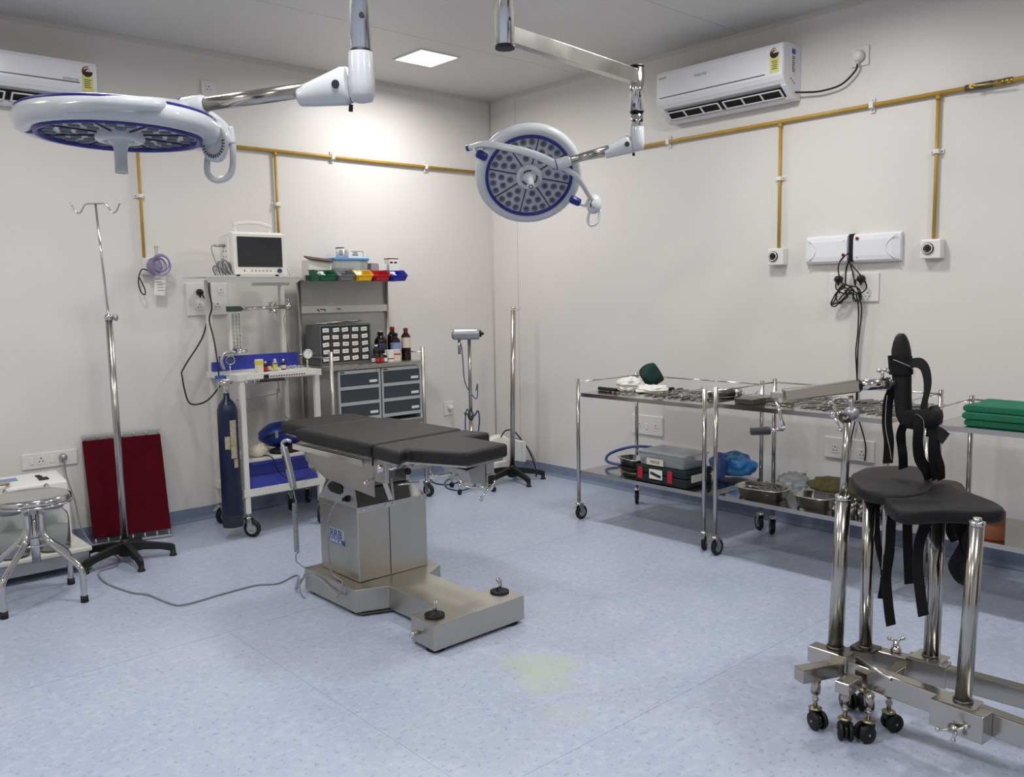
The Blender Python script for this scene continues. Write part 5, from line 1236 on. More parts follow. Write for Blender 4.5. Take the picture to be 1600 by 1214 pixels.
# ================================================================ steel trolleys
def trolley(label, x0, x1, y0, y1, zt, ztop, zlow, back_only=False, castors=True):
    t = thing('instrument_trolley', label, 'trolley', ((x0+x1)/2, (y0+y1)/2, 0))
    for i, (x, y) in enumerate(((x0, y1), (x0, y0), (x1, y1), (x1, y0))):
        MB().cyl((x, y, .125), (x, y, zt), .0125, n=18).build('post', 'tube_steel', t)
        caster(t, x, y, .135, .048, .024, (0.0, .45, .75, .95)[i], i < 2)
    for z in (ztop, zlow):
        mb = MB().box(x0 + .006, x1 - .006, y0 + .006, y1 - .006, z - .003, z)
        mb.box(x0 + .006, x0 + .010, y0 + .006, y1 - .006, z - .024, z - .003).box(x1 - .010, x1 - .006, y0 + .006, y1 - .006, z - .024, z - .003)
        mb.box(x0 + .010, x1 - .010, y0 + .006, y0 + .010, z - .024, z - .003).box(x0 + .010, x1 - .010, y1 - .010, y1 - .006, z - .024, z - .003)
        mb.build('shelf', 'tray_steel', t)
    zr = zt - .022
    for p, q in (((x0, y1), (x1, y1)), ((x1, y1), (x1, y0)), ((x1, y0), (x0, y0))):
        MB().cyl((p[0], p[1], zr), (q[0], q[1], zr), .0045, n=8).build('guard_rail', 'chrome', t)
    return t
AX0, AX1, AY0, AY1, AZ, AL = 4.10, 4.70, 2.925, 3.93, .856, .335
BX0, BX1, BY0, BY1, BZ, BL_ = 4.06, 4.67, 1.845, 2.82, .879, .355
CX_0, CX_1, CY_0, CY_1, CZ, CL = 4.14, 4.665, .72, 1.69, .865, .35
trolley('left steel instrument trolley holding white gauze and a dark green cloth', AX0, AX1, AY0, AY1, .95, AZ, AL)
trolley('middle steel instrument trolley behind the crank handle, full of ring-handled instruments', BX0, BX1, BY0, BY1, .972, BZ, BL_)
trolley('right steel trolley carrying the folded green towels', CX_0, CX_1, CY_0, CY_1, .955, CZ, CL)

# instrument prototypes lie along +x at z = 0
def forceps_mb(L=.16, spread=.018):
    mb = MB()
    for s in (-1, 1):
        c = V((.012, s*spread, .004)); mb.torus(c, (0, 0, 1), .0105, .0024, 12, 5)
        mb.bar(c + V((.010, -s*.003, 0)), (L*.62, s*.001, .0045 + .001*s), .0045, .004)
        mb.bar((L*.62, s*.001, .0045 + .001*s), (L, s*.0008, .0045), .0035, .0035)
    mb.cyl((L*.62, 0, .001), (L*.62, 0, .009), .004, n=8)
    return mb
def retractor_mb(L=.19):
    mb = MB(); mb.bar((0, 0, .005), (L, 0, .005), .008, .003)
    mb.tube([(L, 0, .005), (L + .014, 0, .008), (L + .018, 0, .022)], .004, 6, 3); mb.torus((-.010, 0, .005), (0, 0, 1), .010, .0025, 12, 5); return mb
def chisel_mb(L=.20):
    mb = MB(); mb.lathe([(0, 0), (.009, 0), (.011, .01), (.0085, .05), (.011, .085), (.006, .095)], (0, 0, .011), (1, 0, 0), 12)
    mb.bar((.09, 0, .011), (L, 0, .008), .009, .004); return mb
def tweezers_mb(L=.14):
    mb = MB()
    for s in (-1, 1): mb.tube([(0, 0, .004), (L*.3, s*.007, .004), (L*.7, s*.006, .004), (L, s*.0008, .004)], .0024, 5, 3)
    return mb
def pliers_mb(L=.18):
    mb = MB()
    for s in (-1, 1):
        mb.tube([(0, s*.024, .006), (.03, s*.024, .006), (.08, s*.012, .006), (L*.68, -s*.002, .006)], .0045, 6, 3)
        mb.tube([(L*.68, -s*.002, .006), (L*.8, s*.009, .006), (L, s*.003, .006)], .005, 6, 3)
    mb.cyl((L*.68, 0, 0), (L*.68, 0, .012), .007, n=8); return mb
KINDS = {'forceps': (forceps_mb(), 'ring-handled steel forceps'), 'scissors': (forceps_mb(.145, .021), 'steel surgical scissors'), 'retractor': (retractor_mb(), 'flat steel retractor with hooked end'),
         'chisel': (chisel_mb(), 'steel bone chisel with a thick handle'), 'tweezers': (tweezers_mb(), 'plain steel tweezers'), 'bone_cutter': (pliers_mb(), 'heavy steel bone cutter')}
MESH = {}
for k_, (mb_, _) in KINDS.items():
    o_ = mb_.build(k_, 'instrument', None, origin=(0, 0, 0)); MESH[k_] = o_.data; bpy.data.objects.remove(o_)
def scatter(seed, z, x0, x1, y0, y1, nx, ny, kinds, ang, where):
    random.seed(seed)
    for i in range(nx):
        for j in range(ny):
            k = kinds[(i*7 + j*3 + random.randrange(2)) % len(kinds)]
            o = bpy.data.objects.new(k, MESH[k]); S.collection.objects.link(o)
            o.location = (x0 + (x1 - x0)*(i + .5)/nx + random.uniform(-.012, .012), y0 + (y1 - y0)*(j + .5)/ny + random.uniform(-.004, .004), z + .0006)
            o.rotation_euler = (0, 0, ang + random.uniform(-.16, .16) + (PI if random.random() < .3 else 0))
            if abs(o.rotation_euler.z) > 1.5: o.location.x += .15*math.cos(ang); o.location.y += .15*math.sin(ang)
            tag(o, KINDS[k][1] + ' ' + where, 'instrument', k.replace('_', ' ') + ' ' + where)
scatter(5, AZ, 4.14, 4.40, 2.98, 3.52, 1, 13, ['chisel', 'retractor', 'forceps', 'bone_cutter', 'retractor'], .15, 'at the front of the left steel trolley')
scatter(6, AZ, 4.42, 4.66, 2.98, 3.52, 1, 11, ['retractor', 'chisel', 'forceps', 'tweezers'], .1, 'at the back of the left steel trolley')
scatter(15, AZ, 4.14, 4.34, 3.56, 3.80, 1, 5, ['retractor', 'forceps', 'chisel'], .2, 'beside the gauze on the left steel trolley')
scatter(7, BZ, 4.09, 4.28, 1.90, 2.58, 1, 14, ['forceps', 'scissors', 'forceps', 'tweezers'], -.35, 'at the front of the middle steel trolley')
scatter(8, BZ, 4.29, 4.46, 1.90, 2.62, 1, 14, ['scissors', 'forceps', 'tweezers', 'forceps'], -.35, 'along the middle of the middle steel trolley')
scatter(9, BZ, 4.48, 4.64, 1.90, 2.62, 1, 13, ['forceps', 'bone_cutter', 'scissors'], -.35, 'at the back of the middle steel trolley')
# steel tray block at the left of the middle trolley and drill handles on the left one
tag(MB().box(4.12, 4.24, 2.62, 2.74, BZ + .001, BZ + .032).build('instrument_box', 'dark_steel', bevel=.004), 'low dark steel box at the left end of the middle trolley top', 'instrument box')
tag(MB().box(4.28, 4.40, 2.64, 2.75, BZ + .001, BZ + .028).build('instrument_box', 'instrument', bevel=.004), 'low bright steel box behind the dark steel box on the middle trolley', 'instrument box')
tag(MB().lathe([(.0, 0), (.028, 0), (.030, .004), (.030, .065), (.027, .07), (0, .07)], (4.348, 2.538, 0.879), n=24).build('steel_jar', 'old_label'), 'beige lidded jar behind the crank handle on the middle trolley', 'jar')
for i, (p, q, l) in enumerate((((4.3, 3.924, 0.868), (4.284, 3.756, 0.868), 'black-handled tool at the left front corner of the left trolley'), ((4.506, 3.544, 0.868), (4.578, 3.515, 0.868), 'short black-handled tool in front of the white gauze'))):
    p, q = V(p), V(q)
    h = thing('hand_tool', l, 'tool', (p + q)/2)
    p.z = q.z = AZ + .0135
    MB().cyl(p, q, .0125, n=14).build('handle', 'black_rubber', h)
    d = (q - p).normalized(); MB().cyl(q, q + d*.07, .005, n=10).build('shaft', 'instrument', h)
tl_ = thing('power_drill', 'steel surgical drill with round end cap at the right end of the left trolley', 'drill', (4.58, 3.02, AZ))
MB().cyl((4.40, 3.10, AZ + .024), (4.56, 3.04, AZ + .024), .022, n=20).build('drill_body', 'dark_steel', tl_)
MB().lathe([(.0, 0), (.024, 0), (.024, .05), (.018, .055), (0, .055)], (4.56, 3.04, AZ + .025), (.16, -.06, 0), 20).build('end_cap', 'steel', tl_)
# cloth and gauze
def clothbag(name, m, label, cat, c, r, seed, amp, z0, f=2.5, sub=0):
    return tag(MB().ell(c, r, 30, 20, fbm(seed, amp, f), z0).build(name, m, sub=sub), label, cat)
cb0 = V((4.61, 3.715, AZ + .001)); ax_ = (uz*.5 + ux*.8).normalized(); rings = []
for i, (f, r) in enumerate(((0, .045), (.06, .066), (.3, .074), (.6, .078), (.88, .076), (.98, .060), (1, .03))):
    c = cb0 - ux*.065 + uz*.055 + ax_*.13*f; x_, y_, _ = frame(ax_)
    rg = []
    for k in range(30):
        a = 2*PI*k/30; q = r*(1 + .09*math.sin(a*5 + i*.8) + .07*math.sin(a*3 - i))
        p = c + x_*math.cos(a)*q + y_*math.sin(a)*q; p.z = max(p.z, AZ + .002); rg.append(p)
    rings.append(rg)
tag(MB().loft(rings).build('green_cloth', 'green_dark', sub=1), 'dark green cloth bundle slumped behind the white gauze', 'cloth')
g1 = V((4.45, 3.78, AZ)); g2 = V((4.42, 3.58, AZ))
clothbag('gauze_pile', 'gauze', 'fluffy heap of white gauze in front of the dark green cloth', 'gauze', g1 + V((0, 0, .035)), (.085, .095, .050), 3, .45, AZ + .001, 3.5, 1)
clothbag('gauze_pile', 'gauze', 'flat spread of white gauze right of the fluffy heap', 'gauze', g2 + V((.02, 0, .015)), (.10, .11, .030), 8, .6, AZ + .001, 4, 1)

# lower shelf of the left trolley
ZL = AL + .0006
tag(MB().tube([(4.356, 3.909, 0.366), (4.402, 3.914, 0.412), (4.518, 3.818, 0.453), (4.515, 3.626, 0.468), (4.501, 3.518, 0.431), (4.44, 3.56, AL + .012), (4.40, 3.70, AL + .012), (4.38, 3.82, AL + .012)], .010, 10, 6, True).build('rubber_tube', 'tube_blue'), 'thick blue rubber tube looped at the left of the lower shelf', 'tube')
def dish(name, label, c, w_, d_, h, rz=0, m='steel'):
    c = V(c); R = Matrix.Rotation(rz, 3, 'Z'); mb = MB()
    def ring(k, z, e=0):
        out = []
        for i in range(24):
            a = 2*PI*i/24; ca, sa = math.cos(a), math.sin(a); q = 4
            rr = (abs(ca)**q + abs(sa)**q) ** (-1/q)
            out.append(c + R @ V((ca*rr*(w_/2*k + e), sa*rr*(d_/2*k + e), z)))
        return out
    mb.loft([ring(.86, 0), ring(.98, h - .004), ring(1, h - .003, .010), ring(1, h, .010), ring(.98, h, -.001), ring(.85, .003)], caps=True)
    return tag(mb.build(name, m), label, 'dish')
dish('steel_tray', 'steel tray on top of the dark dish beside the clear plastic box', (4.213, 3.55, 0.4), .20, .13, .055, 1.3)
dish('dark_dish', 'dark rubber dish between the two steel trays on the lower shelf', (4.224, 3.559, 0.372), .20, .14, .022, 1.3, 'black_rubber')
dish('steel_bowl', 'low steel bowl at the bottom of the tray stack', (4.232, 3.567, 0.336), .20, .13, .032, 1.3)
kc = V((4.275, 3.241, 0.336))
ks = thing('tool_case', 'black-green plastic case with two red latches on the lower shelf', 'case', (4.22, 3.30, ZL))
kx0_, kx1_, ky0_, ky1_ = 4.125, 4.385, 3.07, 3.46
MB().box(kx0_, kx1_, ky0_, ky1_, ZL, ZL + .055).build('case_base', 'case_green', ks, bevel=.008)
MB().box(kx0_, kx1_, ky0_, ky1_, ZL + .058, ZL + .105).build('case_lid', 'case_green', ks, bevel=.008)
for y in (3.42, 3.19): MB().box(kx0_ - .006, kx0_ + .001, y - .018, y + .018, ZL + .02, ZL + .092).build('latch', 'case_red', ks, bevel=.002)
MB().box(kx0_ - .002, kx0_ + .001, 3.25, 3.35, ZL + .028, ZL + .088).build('paper_label', 'label_white', ks)
MB().bar((kx0_ - .0025, 3.26, ZL + .045), (kx0_ - .0025, 3.34, ZL + .065), .001, .018, (0, 0, 1)).build('dark_print', 'ink', ks)
MB().box(kx0_ + .05, kx1_ - .06, ky0_ - .002, ky0_ + .001, ZL + .03, ZL + .075).build('side_label', 'label_white', ks)
MB().tube([(kx0_ - .002, 3.35, ZL + .012), (kx0_ - .014, 3.34, ZL + .012), (kx0_ - .014, 3.26, ZL + .012), (kx0_ - .002, 3.25, ZL + .012)], .004, 6, 2).build('handle', 'black', ks)
pb = thing('plastic_box', 'clear plastic box with a pale handwritten label on top of the latched case', 'box', (4.24, 3.27, ZL + .106))
ZQ = ZL + .1065
MB().hexa([(4.14, 3.10, ZQ), (4.36, 3.10, ZQ), (4.36, 3.43, ZQ), (4.14, 3.43, ZQ)], [(4.13, 3.09, ZQ + .075), (4.37, 3.09, ZQ + .075), (4.37, 3.44, ZQ + .075), (4.13, 3.44, ZQ + .075)]).build('tub', 'clear_plastic', pb, bevel=.006)
MB().box(4.15, 4.35, 3.12, 3.41, ZQ + .004, ZQ + .035).build('contents', 'metal_grey', pb, bevel=.006)
MB().box(4.122, 4.378, 3.082, 3.448, ZQ + .076, ZQ + .088).build('lid', 'clear_plastic', pb, bevel=.003)
lb = MB().box(4.128, 4.132, 3.245, 3.375, ZQ + .006, ZQ + .048).build('paper_label', 'label_cream', pb)
text('MISCH', .024, (4.1275, 3.345, ZQ + .018), (0, -1, 0), (0, 0, 1), 'ink', 'handwriting', lb)
clothbag('plastic_bag', 'blue_bag', 'crumpled bright blue plastic bag on the lower shelf between the trolley posts', 'bag', V((4.607, 3.083, 0.336)) + V((.02, .0, .07)), (.12, .15, .085), 21, .30, BL_ + .001, 2.6, 1)
clothbag('plastic_bag', 'tube_blue', 'small darker blue plastic bag end behind the case', 'bag', (4.45, 3.06, ZL + .09), (.05, .035, .09), 23, .25, AL + .001, 2.6)

# lower shelf of the middle trolley
ZM = BL_ + .0006
dish('steel_tray', 'deep rectangular steel tray heaped with instruments on the middle trolley lower shelf', (4.20, 2.60, ZM), .19, .28, .06, .12)
random.seed(31)
for i in range(12):
    o = bpy.data.objects.new('forceps', MESH['forceps']); S.collection.objects.link(o)
    o.location = (4.14 + .011*i, 2.56 + random.uniform(-.05, .05), ZM + .035 + .003*(i % 4)); o.rotation_euler = (random.uniform(-.2, .2), random.uniform(-.15, .1), 1.2 + random.uniform(-.3, .3))
    tag(o, 'ring-handled steel forceps in the deep steel tray', 'instrument', 'forceps in the deep steel tray')
dish('kidney_dish', 'rounded steel basin right of the deep steel tray', (4.19, 2.275, ZM), .16, .20, .065, .0)
clothbag('olive_bag', 'olive', 'olive green bundle of tubing behind the steel basins', 'bundle', (4.48, 2.25, ZM + .055), (.10, .22, .060), 14, .25, BL_ + .001, 3)
clothbag('clear_bag', 'clear_plastic', 'clear plastic bag behind the deep steel tray', 'bag', (4.46, 2.56, ZM + .05), (.08, .09, .055), 17, .3, BL_ + .001, 3)
for i in range(9):
    y = 2.14 - .045*i if i < 5 else 2.10 - .045*(i - 5); x = 4.14 if i < 5 else 4.27
    cs = thing('rod_clamp', 'black and steel rod clamp on the lower shelf behind the frame posts', 'clamp', (x, y, ZM), group='rod clamps on the middle trolley lower shelf')
    MB().cyl((x, y, ZM), (x, y, ZM + .045), .016, n=10).build('clamp_body', 'dark_steel', cs)
    MB().cyl((x - .02, y, ZM + .028), (x + .03, y + .01, ZM + .028), .006, n=8).cyl((x, y, ZM + .045), (x, y, ZM + .062), .006, n=6).build('bolt', 'chrome', cs)
cable('steel_rod', [(4.35, 2.18, ZM + .012), (4.33, 1.95, ZM + .012)], .009, 'chrome', 'loose steel rod on the middle trolley lower shelf', 'rod', 1)
t = thing('black_case', 'open black case at the right end of the middle trolley lower shelf', 'case', (4.42, 1.98, ZM))
MB().box(4.36, 4.60, 1.90, 2.06, ZM, ZM + .05).build('case_base', 'black_rubber', t, bevel=.006)

# right trolley: towels, parcel, cardboard drum
tw = V((4.11, 1.44, 0.866)); TY = 1.46
random.seed(2)
for i in range(1, 4):
    z0 = CZ + .001 + .033*(i - 1); w_ = (.30, .30, .33, .31)[i]; dx = (.005, 0, -.008, .004)[i]
    ring = lambda x, k, z0=z0: [V((x, CYT + dy*k, z0 + dz)) for dy, dz in ((-.5, .004), (-.5, .024), (-.46, .031), (.46, .0315 + .004*math.sin(x*30)), (.5, .025), (.51, .015), (.5, .005), (.46, 0), (-.46, 0))]
    CYT = 1.40 + dx
    o = MB().loft([ring(4.19 + dx, w_*.96)] + [ring(4.20 + dx + .27*k/6, w_*(1 + .012*math.sin(k*2 + i))) for k in range(7)] + [ring(4.48 + dx, w_*.95)], sm=False).build('folded_towel', 'green_cloth' if i else 'green_dark', sub=0, bevel=.006)
    tag(o, ('', 'bottom green', 'middle green', 'top green')[i] + ' folded towel of the stack on the right trolley', 'towel', 'folded green towels')
c_ = carton('pale striped parcel right of the green towels', 4.33, 1.185, CZ + .001, .26, .09, .155, 'old_label', 0)
for k in range(3): MB().box(4.198, 4.462, 1.138, 1.232, CZ + .035 + .045*k, CZ + .041 + .045*k).build('cord', 'label_cream', c_)
t = thing('cardboard_drum', 'brown cardboard drum on the lower shelf of the right trolley', 'drum', (4.30, 1.37, CL))
MB().lathe([(0, 0), (.045, 0), (.047, .004), (.047, .065), (.045, .068), (.047, .071), (.047, .130), (.043, .133), (.041, .128), (0, .128)], (4.225, 1.415, CL + .001), n=32).build('drum_body', 'cardboard', t)


# ================================================================ orthopaedic traction frame
t = thing('traction_apparatus', 'stainless orthopaedic traction stand on small castors at the lower right', 'medical frame', (2.80, 1.25, 0))
def fbar(p, q, w, h, zt, name='beam', m='tube_steel'):
    return MB().bar((p[0], p[1], zt - h/2), (q[0], q[1], zt - h/2), h, w, (1, 0, 0)).build(name, m, t, bevel=.003)
# frame() with up=x puts the first size across x, so beams are written as width then height
def beam(p, q, w, h, zt, name='beam', m='tube_steel', dz=0):
    a, b = V((p[0], p[1], zt - h/2)), V((q[0], q[1], zt - h/2 + dz))
    return MB().bar(a, b, w, h, (0, 0, 1)).build(name, m, t, bevel=.003)
beam((2.765, 1.385), (2.655, .20), .046, .072, .232)
beam((2.885, 1.385), (2.985, .20), .046, .065, .245)
beam((2.585, 1.455), (2.775, 1.375), .048, .048, .226, 'foot_beam')
beam((2.762, 1.505), (2.762, 1.36), .058, .058, .247, 'socket_box')
beam((2.762, 1.425), (2.90, 1.335), .052, .050, .243, 'cross_beam')
beam((2.679, 1.045), (2.664, .885), .060, .086, .240, 'sleeve')
MB().box(2.652, 2.730, .92, 1.015, .2405, .246).build('foot_plate', 'steel', t)
beam((2.903, 1.225), (2.914, 1.095), .060, .078, .252, 'sleeve')
MB().box(2.875, 2.965, 1.11, 1.21, .2525, .258).build('foot_plate', 'steel', t)
MB().box(2.825, 2.90, 1.315, 1.395, .2455, .252).build('foot_plate', 'dark_steel', t)
P1a, P1m, P1t = V((2.790, 1.430, .248)), V((2.797, 1.417, 0.792)), V((2.8, 1.411, 1.05))
MB().cyl(P1a, P1m, .0265, .0245, 24).build('outer_post', 'tube_steel', t)
MB().lathe([(.0165, 0), (.027, 0), (.0275, .004), (.0275, .016), (.0165, .016)], P1m - V((0, 0, .012)), n=24).build('post_ring', 'chrome', t)
MB().cyl(P1m, P1t, .0135, n=18).build('inner_post', 'tube_steel', t)
P2a, P2t = V((2.865, 1.358, .25)), V((2.865, 1.358, 0.756))
MB().cyl(P2a, P2t + V((0, 0, .02)), .0225, .0205, 22).build('outer_post', 'tube_steel', t)
P3a, P3t = V((2.928, 1.160, .258)), V((2.929, 1.158, 0.731))
MB().cyl(P3a, P3t, .0235, .0215, 22).build('outer_post', 'tube_steel', t)
MB().cyl(P3t, P3t + V((0, 0, .05)), .013, n=16).build('inner_post', 'chrome', t)
for s in (-1, 1): MB().cyl(P3a + ux*.017*s - uy*.018, P3t + ux*.017*s - uy*.018, .006, n=8).build('ribbed_rod', 'steel', t)
P4a, P4t = V((2.691, .966, .246)), V((2.696, 0.948, 0.806))
MB().cyl(P4a, P4t, .0245, .0205, 24).build('outer_post', 'tube_steel', t)
MB().lathe([(.012, 0), (.0215, 0), (.0225, .004), (.0225, .014), (.012, .014)], P4t - V((0, 0, .010)), n=24).build('post_ring', 'chrome', t)
MB().cyl(P4t, P4t + V((0, 0, .014)), .012, n=16).build('inner_post', 'chrome', t)
for p, r in ((P1a, .027), (P2a, .023), (P3a, .024), (P4a, .025)):
    MB().torus(p + V((0, 0, .003)), (0, 0, 1), r, .0045, 20, 6).build('weld_bead', 'dark_steel', t)
def levers(c, s=1.0, d=ux):
    c = V(c)
    MB().cyl(c, c + V((0, 0, .035*s)), .009*s, n=12).lathe([(0, 0), (.016*s, 0), (.018*s, .005*s), (.011*s, .018*s), (0, .018*s)], c + V((0, 0, .0)), n=12).build('clamp_screw', 'chrome', t)
    for k in (-1, 1): MB().cyl(c + V((0, 0, .03*s)), c + V((0, 0, .042*s)) + d*k*.020*s, .0045*s, n=8).ell(c + V((0, 0, .042*s)) + d*k*.022*s, (.007*s,)*3, 10, 6).build('screw_wing', 'chrome', t)
levers((2.910, 1.27, .246), 1.1)
lc = V((2.635, .978, .182))
MB().cyl(lc, lc - ux*.0 - uy*.035, .010, n=12).build('clamp_screw', 'chrome', t)
for a in (2.9, .5, 4.4):
    e = lc - uy*.035 + ux*.045*math.cos(a)*(1.3 if a == 2.9 else .7) + uz*.03*math.sin(a)
    MB().cyl(lc - uy*.033, e, .005, n=8).ell(e, (.008,)*3, 10, 6).build('screw_wing', 'chrome', t)
MB().cyl((2.77, 1.34, .24), (2.70, 1.19, .236), .009, .006, 10).build('locking_rod', 'steel', t)
def leg_castor(x, y, zt, a):
    g = MB().cyl((x, y, .122), (x, y, zt), .0155, .0175, 16).build('leg', 'tube_steel', t)
    MB().cyl((x, y, .075), (x, y, .125), .0075, n=12).cyl((x, y, .098), (x, y, .106), .013, n=6).build('threaded_rod', 'steel', g)
    MB().lathe([(0, 0), (.022, 0), (.023, .004), (.014, .009), (0, .010)], (x, y, .066), n=18).build('swivel_cap', 'cap_steel', g)
    d = V((math.cos(a), math.sin(a), 0)); n_ = V((-d.y, d.x, 0)); c = V((x, y, 0)) + d*.014 + V((0, 0, .0315))
    mb = MB(); x0 = c + V((0, 0, .0))
    mb.lathe([(0, -.007), (.024, -.007), (.024, .007), (0, .007)], c, n_, 18)
    mb.bar(V((x, y, .048)), V((x, y, .067)) , .034, .026, n_)
    mb.bar(c + V((0, 0, .010)) - d*.004, V((x, y, .056)), .022, .030, n_)
    mb.build('castor_body', 'black_gloss', g)
    for s in (-1, 1):
        MB().lathe([(0, .009), (.013, .0095), (.0285, .007), (.0315, .001), (.0315, -.004), (.029, -.006), (0, -.006)], c + n_*s*.016, n_*s, 24).build('wheel', 'black_rubber', g)
        MB().cyl(c + n_*s*.024, c + n_*s*.0265, .004, n=8).build('axle_cap', 'metal_grey', g)
for x, y, zt, a in ((2.657, 1.430, .18, -2.0), (2.662, 1.325, .16, -2.5), (2.872, 1.425, .19, -2.2), (2.905, 1.375, .18, -2.4), (2.700, 1.262, .165, 2.7), (2.812, 1.245, .19, -.5), (2.664, .36, .165, -2), (2.97, .36, .18, -2.3)):
    leg_castor(x, y, zt, a)
MB().box(2.625, 2.72, 1.295, 1.345, .165, .205).build('leg_bracket', 'tube_steel', t, bevel=.003)
MB().box(2.79, 2.90, 1.225, 1.265, .18, .21).build('leg_bracket', 'tube_steel', t, bevel=.003)

# traction arm with crank
a0, a1, a2 = V((2.69, 1.59, 1.141)), V((2.885, 1.42, 1.168)), V((2.965, 1.349, 1.175))
MB().bar(a0, a1, .041, .041).build('traction_arm', 'tube_steel', t, 'square polished traction arm', bevel=.004)
MB().cyl(a1, a2, .0195, n=24).build('telescopic_tube', 'chrome', t)
d = (a2 - a1).normalized()
MB().cyl(a1 - d*.001, a1 + d*.006, .023, n=24).build('tube_collar', 'black', t)
MB().cyl(a2 - d*.004, a2 + d*.004, .0215, n=24).cyl(a2, a2 + d*.02, .011, n=16).build('end_swivel', 'dark_steel', t)
tc = V((2.951, 1.364, 1.19))
MB().cyl(tc, tc + uz*.034, .0055, n=10).cyl(tc + uz*.026 - ux*.012, tc + uz*.034 + ux*.016, .0045, n=8).ell(tc + uz*.03 - ux*.013, (.008,)*3, 10, 6).ell(tc + uz*.028 + ux*.018, (.008,)*3, 10, 6).build('thumb_screw', 'chrome', t)
MB().cyl((2.864, 1.434, 1.135), (2.863, 1.428, 1.086), .0095, n=12).build('arm_stem', 'chrome', t)
jc = V((2.86, 1.428, 1.073))
MB().ell(jc, (.026, .026, .024), 20, 12).build('ball_clamp', 'metal_grey', t)
MB().cyl(jc - ux*.02, (2.787, 1.454, 1.076), .0105, n=14).ell((2.785, 1.455, 1.076), (.013,)*3, 12, 8).build('clamp_shaft', 'chrome', t)
MB().cyl((2.777, 1.448, 1.071), (2.78, 1.426, 1.024), .004, n=8).ell((2.78, 1.426, 1.024), (.0075,)*3, 10, 6).build('tommy_bar', 'chrome', t)
MB().tube([(2.78, 1.448, 1.088), (2.783, 1.448, 1.106), (2.771, 1.46, 1.119), (2.766, 1.464, 1.11)], .0032, 6).build('safety_hook', 'chrome', t)
MB().cyl((2.82, 1.436, 1.063), P1t, .018, .0145, 14).build('post_top', 'dark_steel', t)
MB().bar((2.658, 1.619, 1.142), a0 - d*.004, .020, .022).build('crank_hub', 'steel', t, bevel=.002)
MB().cyl((2.669, 1.608, 1.135), (2.662, 1.572, 1.034), .0065, n=10).ell((2.662, 1.572, 1.029), (.008,)*3, 10, 6).build('crank_arm', 'chrome', t)
MB().cyl((2.662, 1.572, 1.025), (2.613, 1.602, 1.023), .0055, n=10).build('crank_pin', 'chrome', t)
MB().lathe([(0, 0), (.013, 0), (.0145, .004), (.0145, .062), (.013, .066), (0, .066)], (2.618, 1.597, 1.023), V((2.569, 1.641, 1.022)) - V((2.618, 1.597, 1.023)), 20).build('crank_grip', 'grip_grey', t, 'dark grey crank grip')

# seat pads on the posts
def pad(name, lab, poly, zt, th):
    n = len(poly); cx = sum(p[0] for p in poly)/n; cy = sum(p[1] for p in poly)/n
    P = crom([V((x, y, 0)) for x, y in poly], 4, True); rings = []
    for k, dz in ((.80, 0), (.95, .003), (1.0, .014), (1.0, th - .012), (.985, th - .004), (.95, th - .0005), (.80, th)):
        rings.append([V((cx + (p.x - cx)*k, cy + (p.y - cy)*k, zt - th + dz + .012*math.cos((p.x - cx)*9)*0)) for p in P])
    return MB().loft(rings).build(name, 'pad_foam', t, lab)
pad('seat_pad', 'smaller black pad on the rear post', [(2.97, 1.478), (3.06, 1.50), (3.17, 1.50), (3.30, 1.40), (3.22, 1.31), (3.03, 1.215), (2.88, 1.19), (2.775, 1.25), (2.80, 1.36)], .83, .045)
pad('seat_pad', 'larger black pad on the front post', [(2.86, 1.305), (2.95, 1.338), (3.05, 1.350), (3.145, 1.30), (3.195, 1.195), (3.05, 1.10), (2.955, .985), (2.87, .935), (2.80, .985), (2.745, 1.06), (2.64, 1.145), (2.73, 1.24)], .818, .050)
MB().cyl(P2t, P2t + V((0, 0, .03)), .014, n=14).build('pad_stem', 'chrome', t)
MB().bar(P2t + V((0, 0, .012)), (2.98, 1.36, .775), .02, .02).build('pad_bracket', 'steel', t)
MB().cyl(P3t + V((0, 0, .02)), (P3t.x, P3t.y, .770), .030, n=18).build('pad_flange', 'dark_steel', t)
MB().tube([P3t + V((0, 0, .0)), P3t - ux*.04 + uz*-.005, P3t - ux*.055 + uz*-.02], .007, 8).cyl((2.885, 1.193, 0.72), (2.898, 1.142, 0.636), .0045, n=8).build('release_lever', 'metal_grey', t)

# ================================================================ boot and straps
bt = thing('traction_boot', 'black padded traction boot with loose straps fixed to the end of the traction arm', 'boot', (3.023, 1.317, 1.034))
def Rg(c, hw, th, n=16): return [V(c) + ux*hw*math.cos(2*PI*i/n) + uy*th*math.sin(2*PI*i/n) for i in range(n)]
k_ = 3.03/1346
rows = [((3.043, 1.344, 1.345), 3), ((3.042, 1.344, 1.336), 8), ((3.04, 1.342, 1.314), 12.5), ((3.038, 1.34, 1.285), 15.5), ((3.036, 1.336, 1.247), 16), ((3.032, 1.333, 1.202), 15.5), ((3.03, 1.329, 1.157), 14.5), ((3.027, 1.323, 1.101), 13.5), ((3.027, 1.317, 1.056), 13), ((3.03, 1.311, 1.029), 10)]
MB().loft([Rg(c, h*k_, .017) for c, h in rows]).build('sole_pad', 'pad_foam', bt)
rings = []
for c, r1, r2 in (((3.008, 1.32, 1.047), .020, .02), ((3.011, 1.303, 1.048), .032, .030), ((3.01, 1.277, 1.048), .034, .036), ((3.02, 1.255, 1.052), .033, .038), ((3.04, 1.237, 1.055), .034, .038), ((3.057, 1.223, 1.057), .030, .034)):
    rings.append([V(c) + uz*r1*math.sin(2*PI*i/18) + uy*r2*math.cos(2*PI*i/18) for i in range(18)])
MB().loft(rings).build('heel_pad', 'strap', bt)
MB().ell((3.042, 1.223, 1.063), (.028, .03, .036), 18, 12, fbm(41, .15, 3)).build('heel_cup', 'pad_foam', bt)
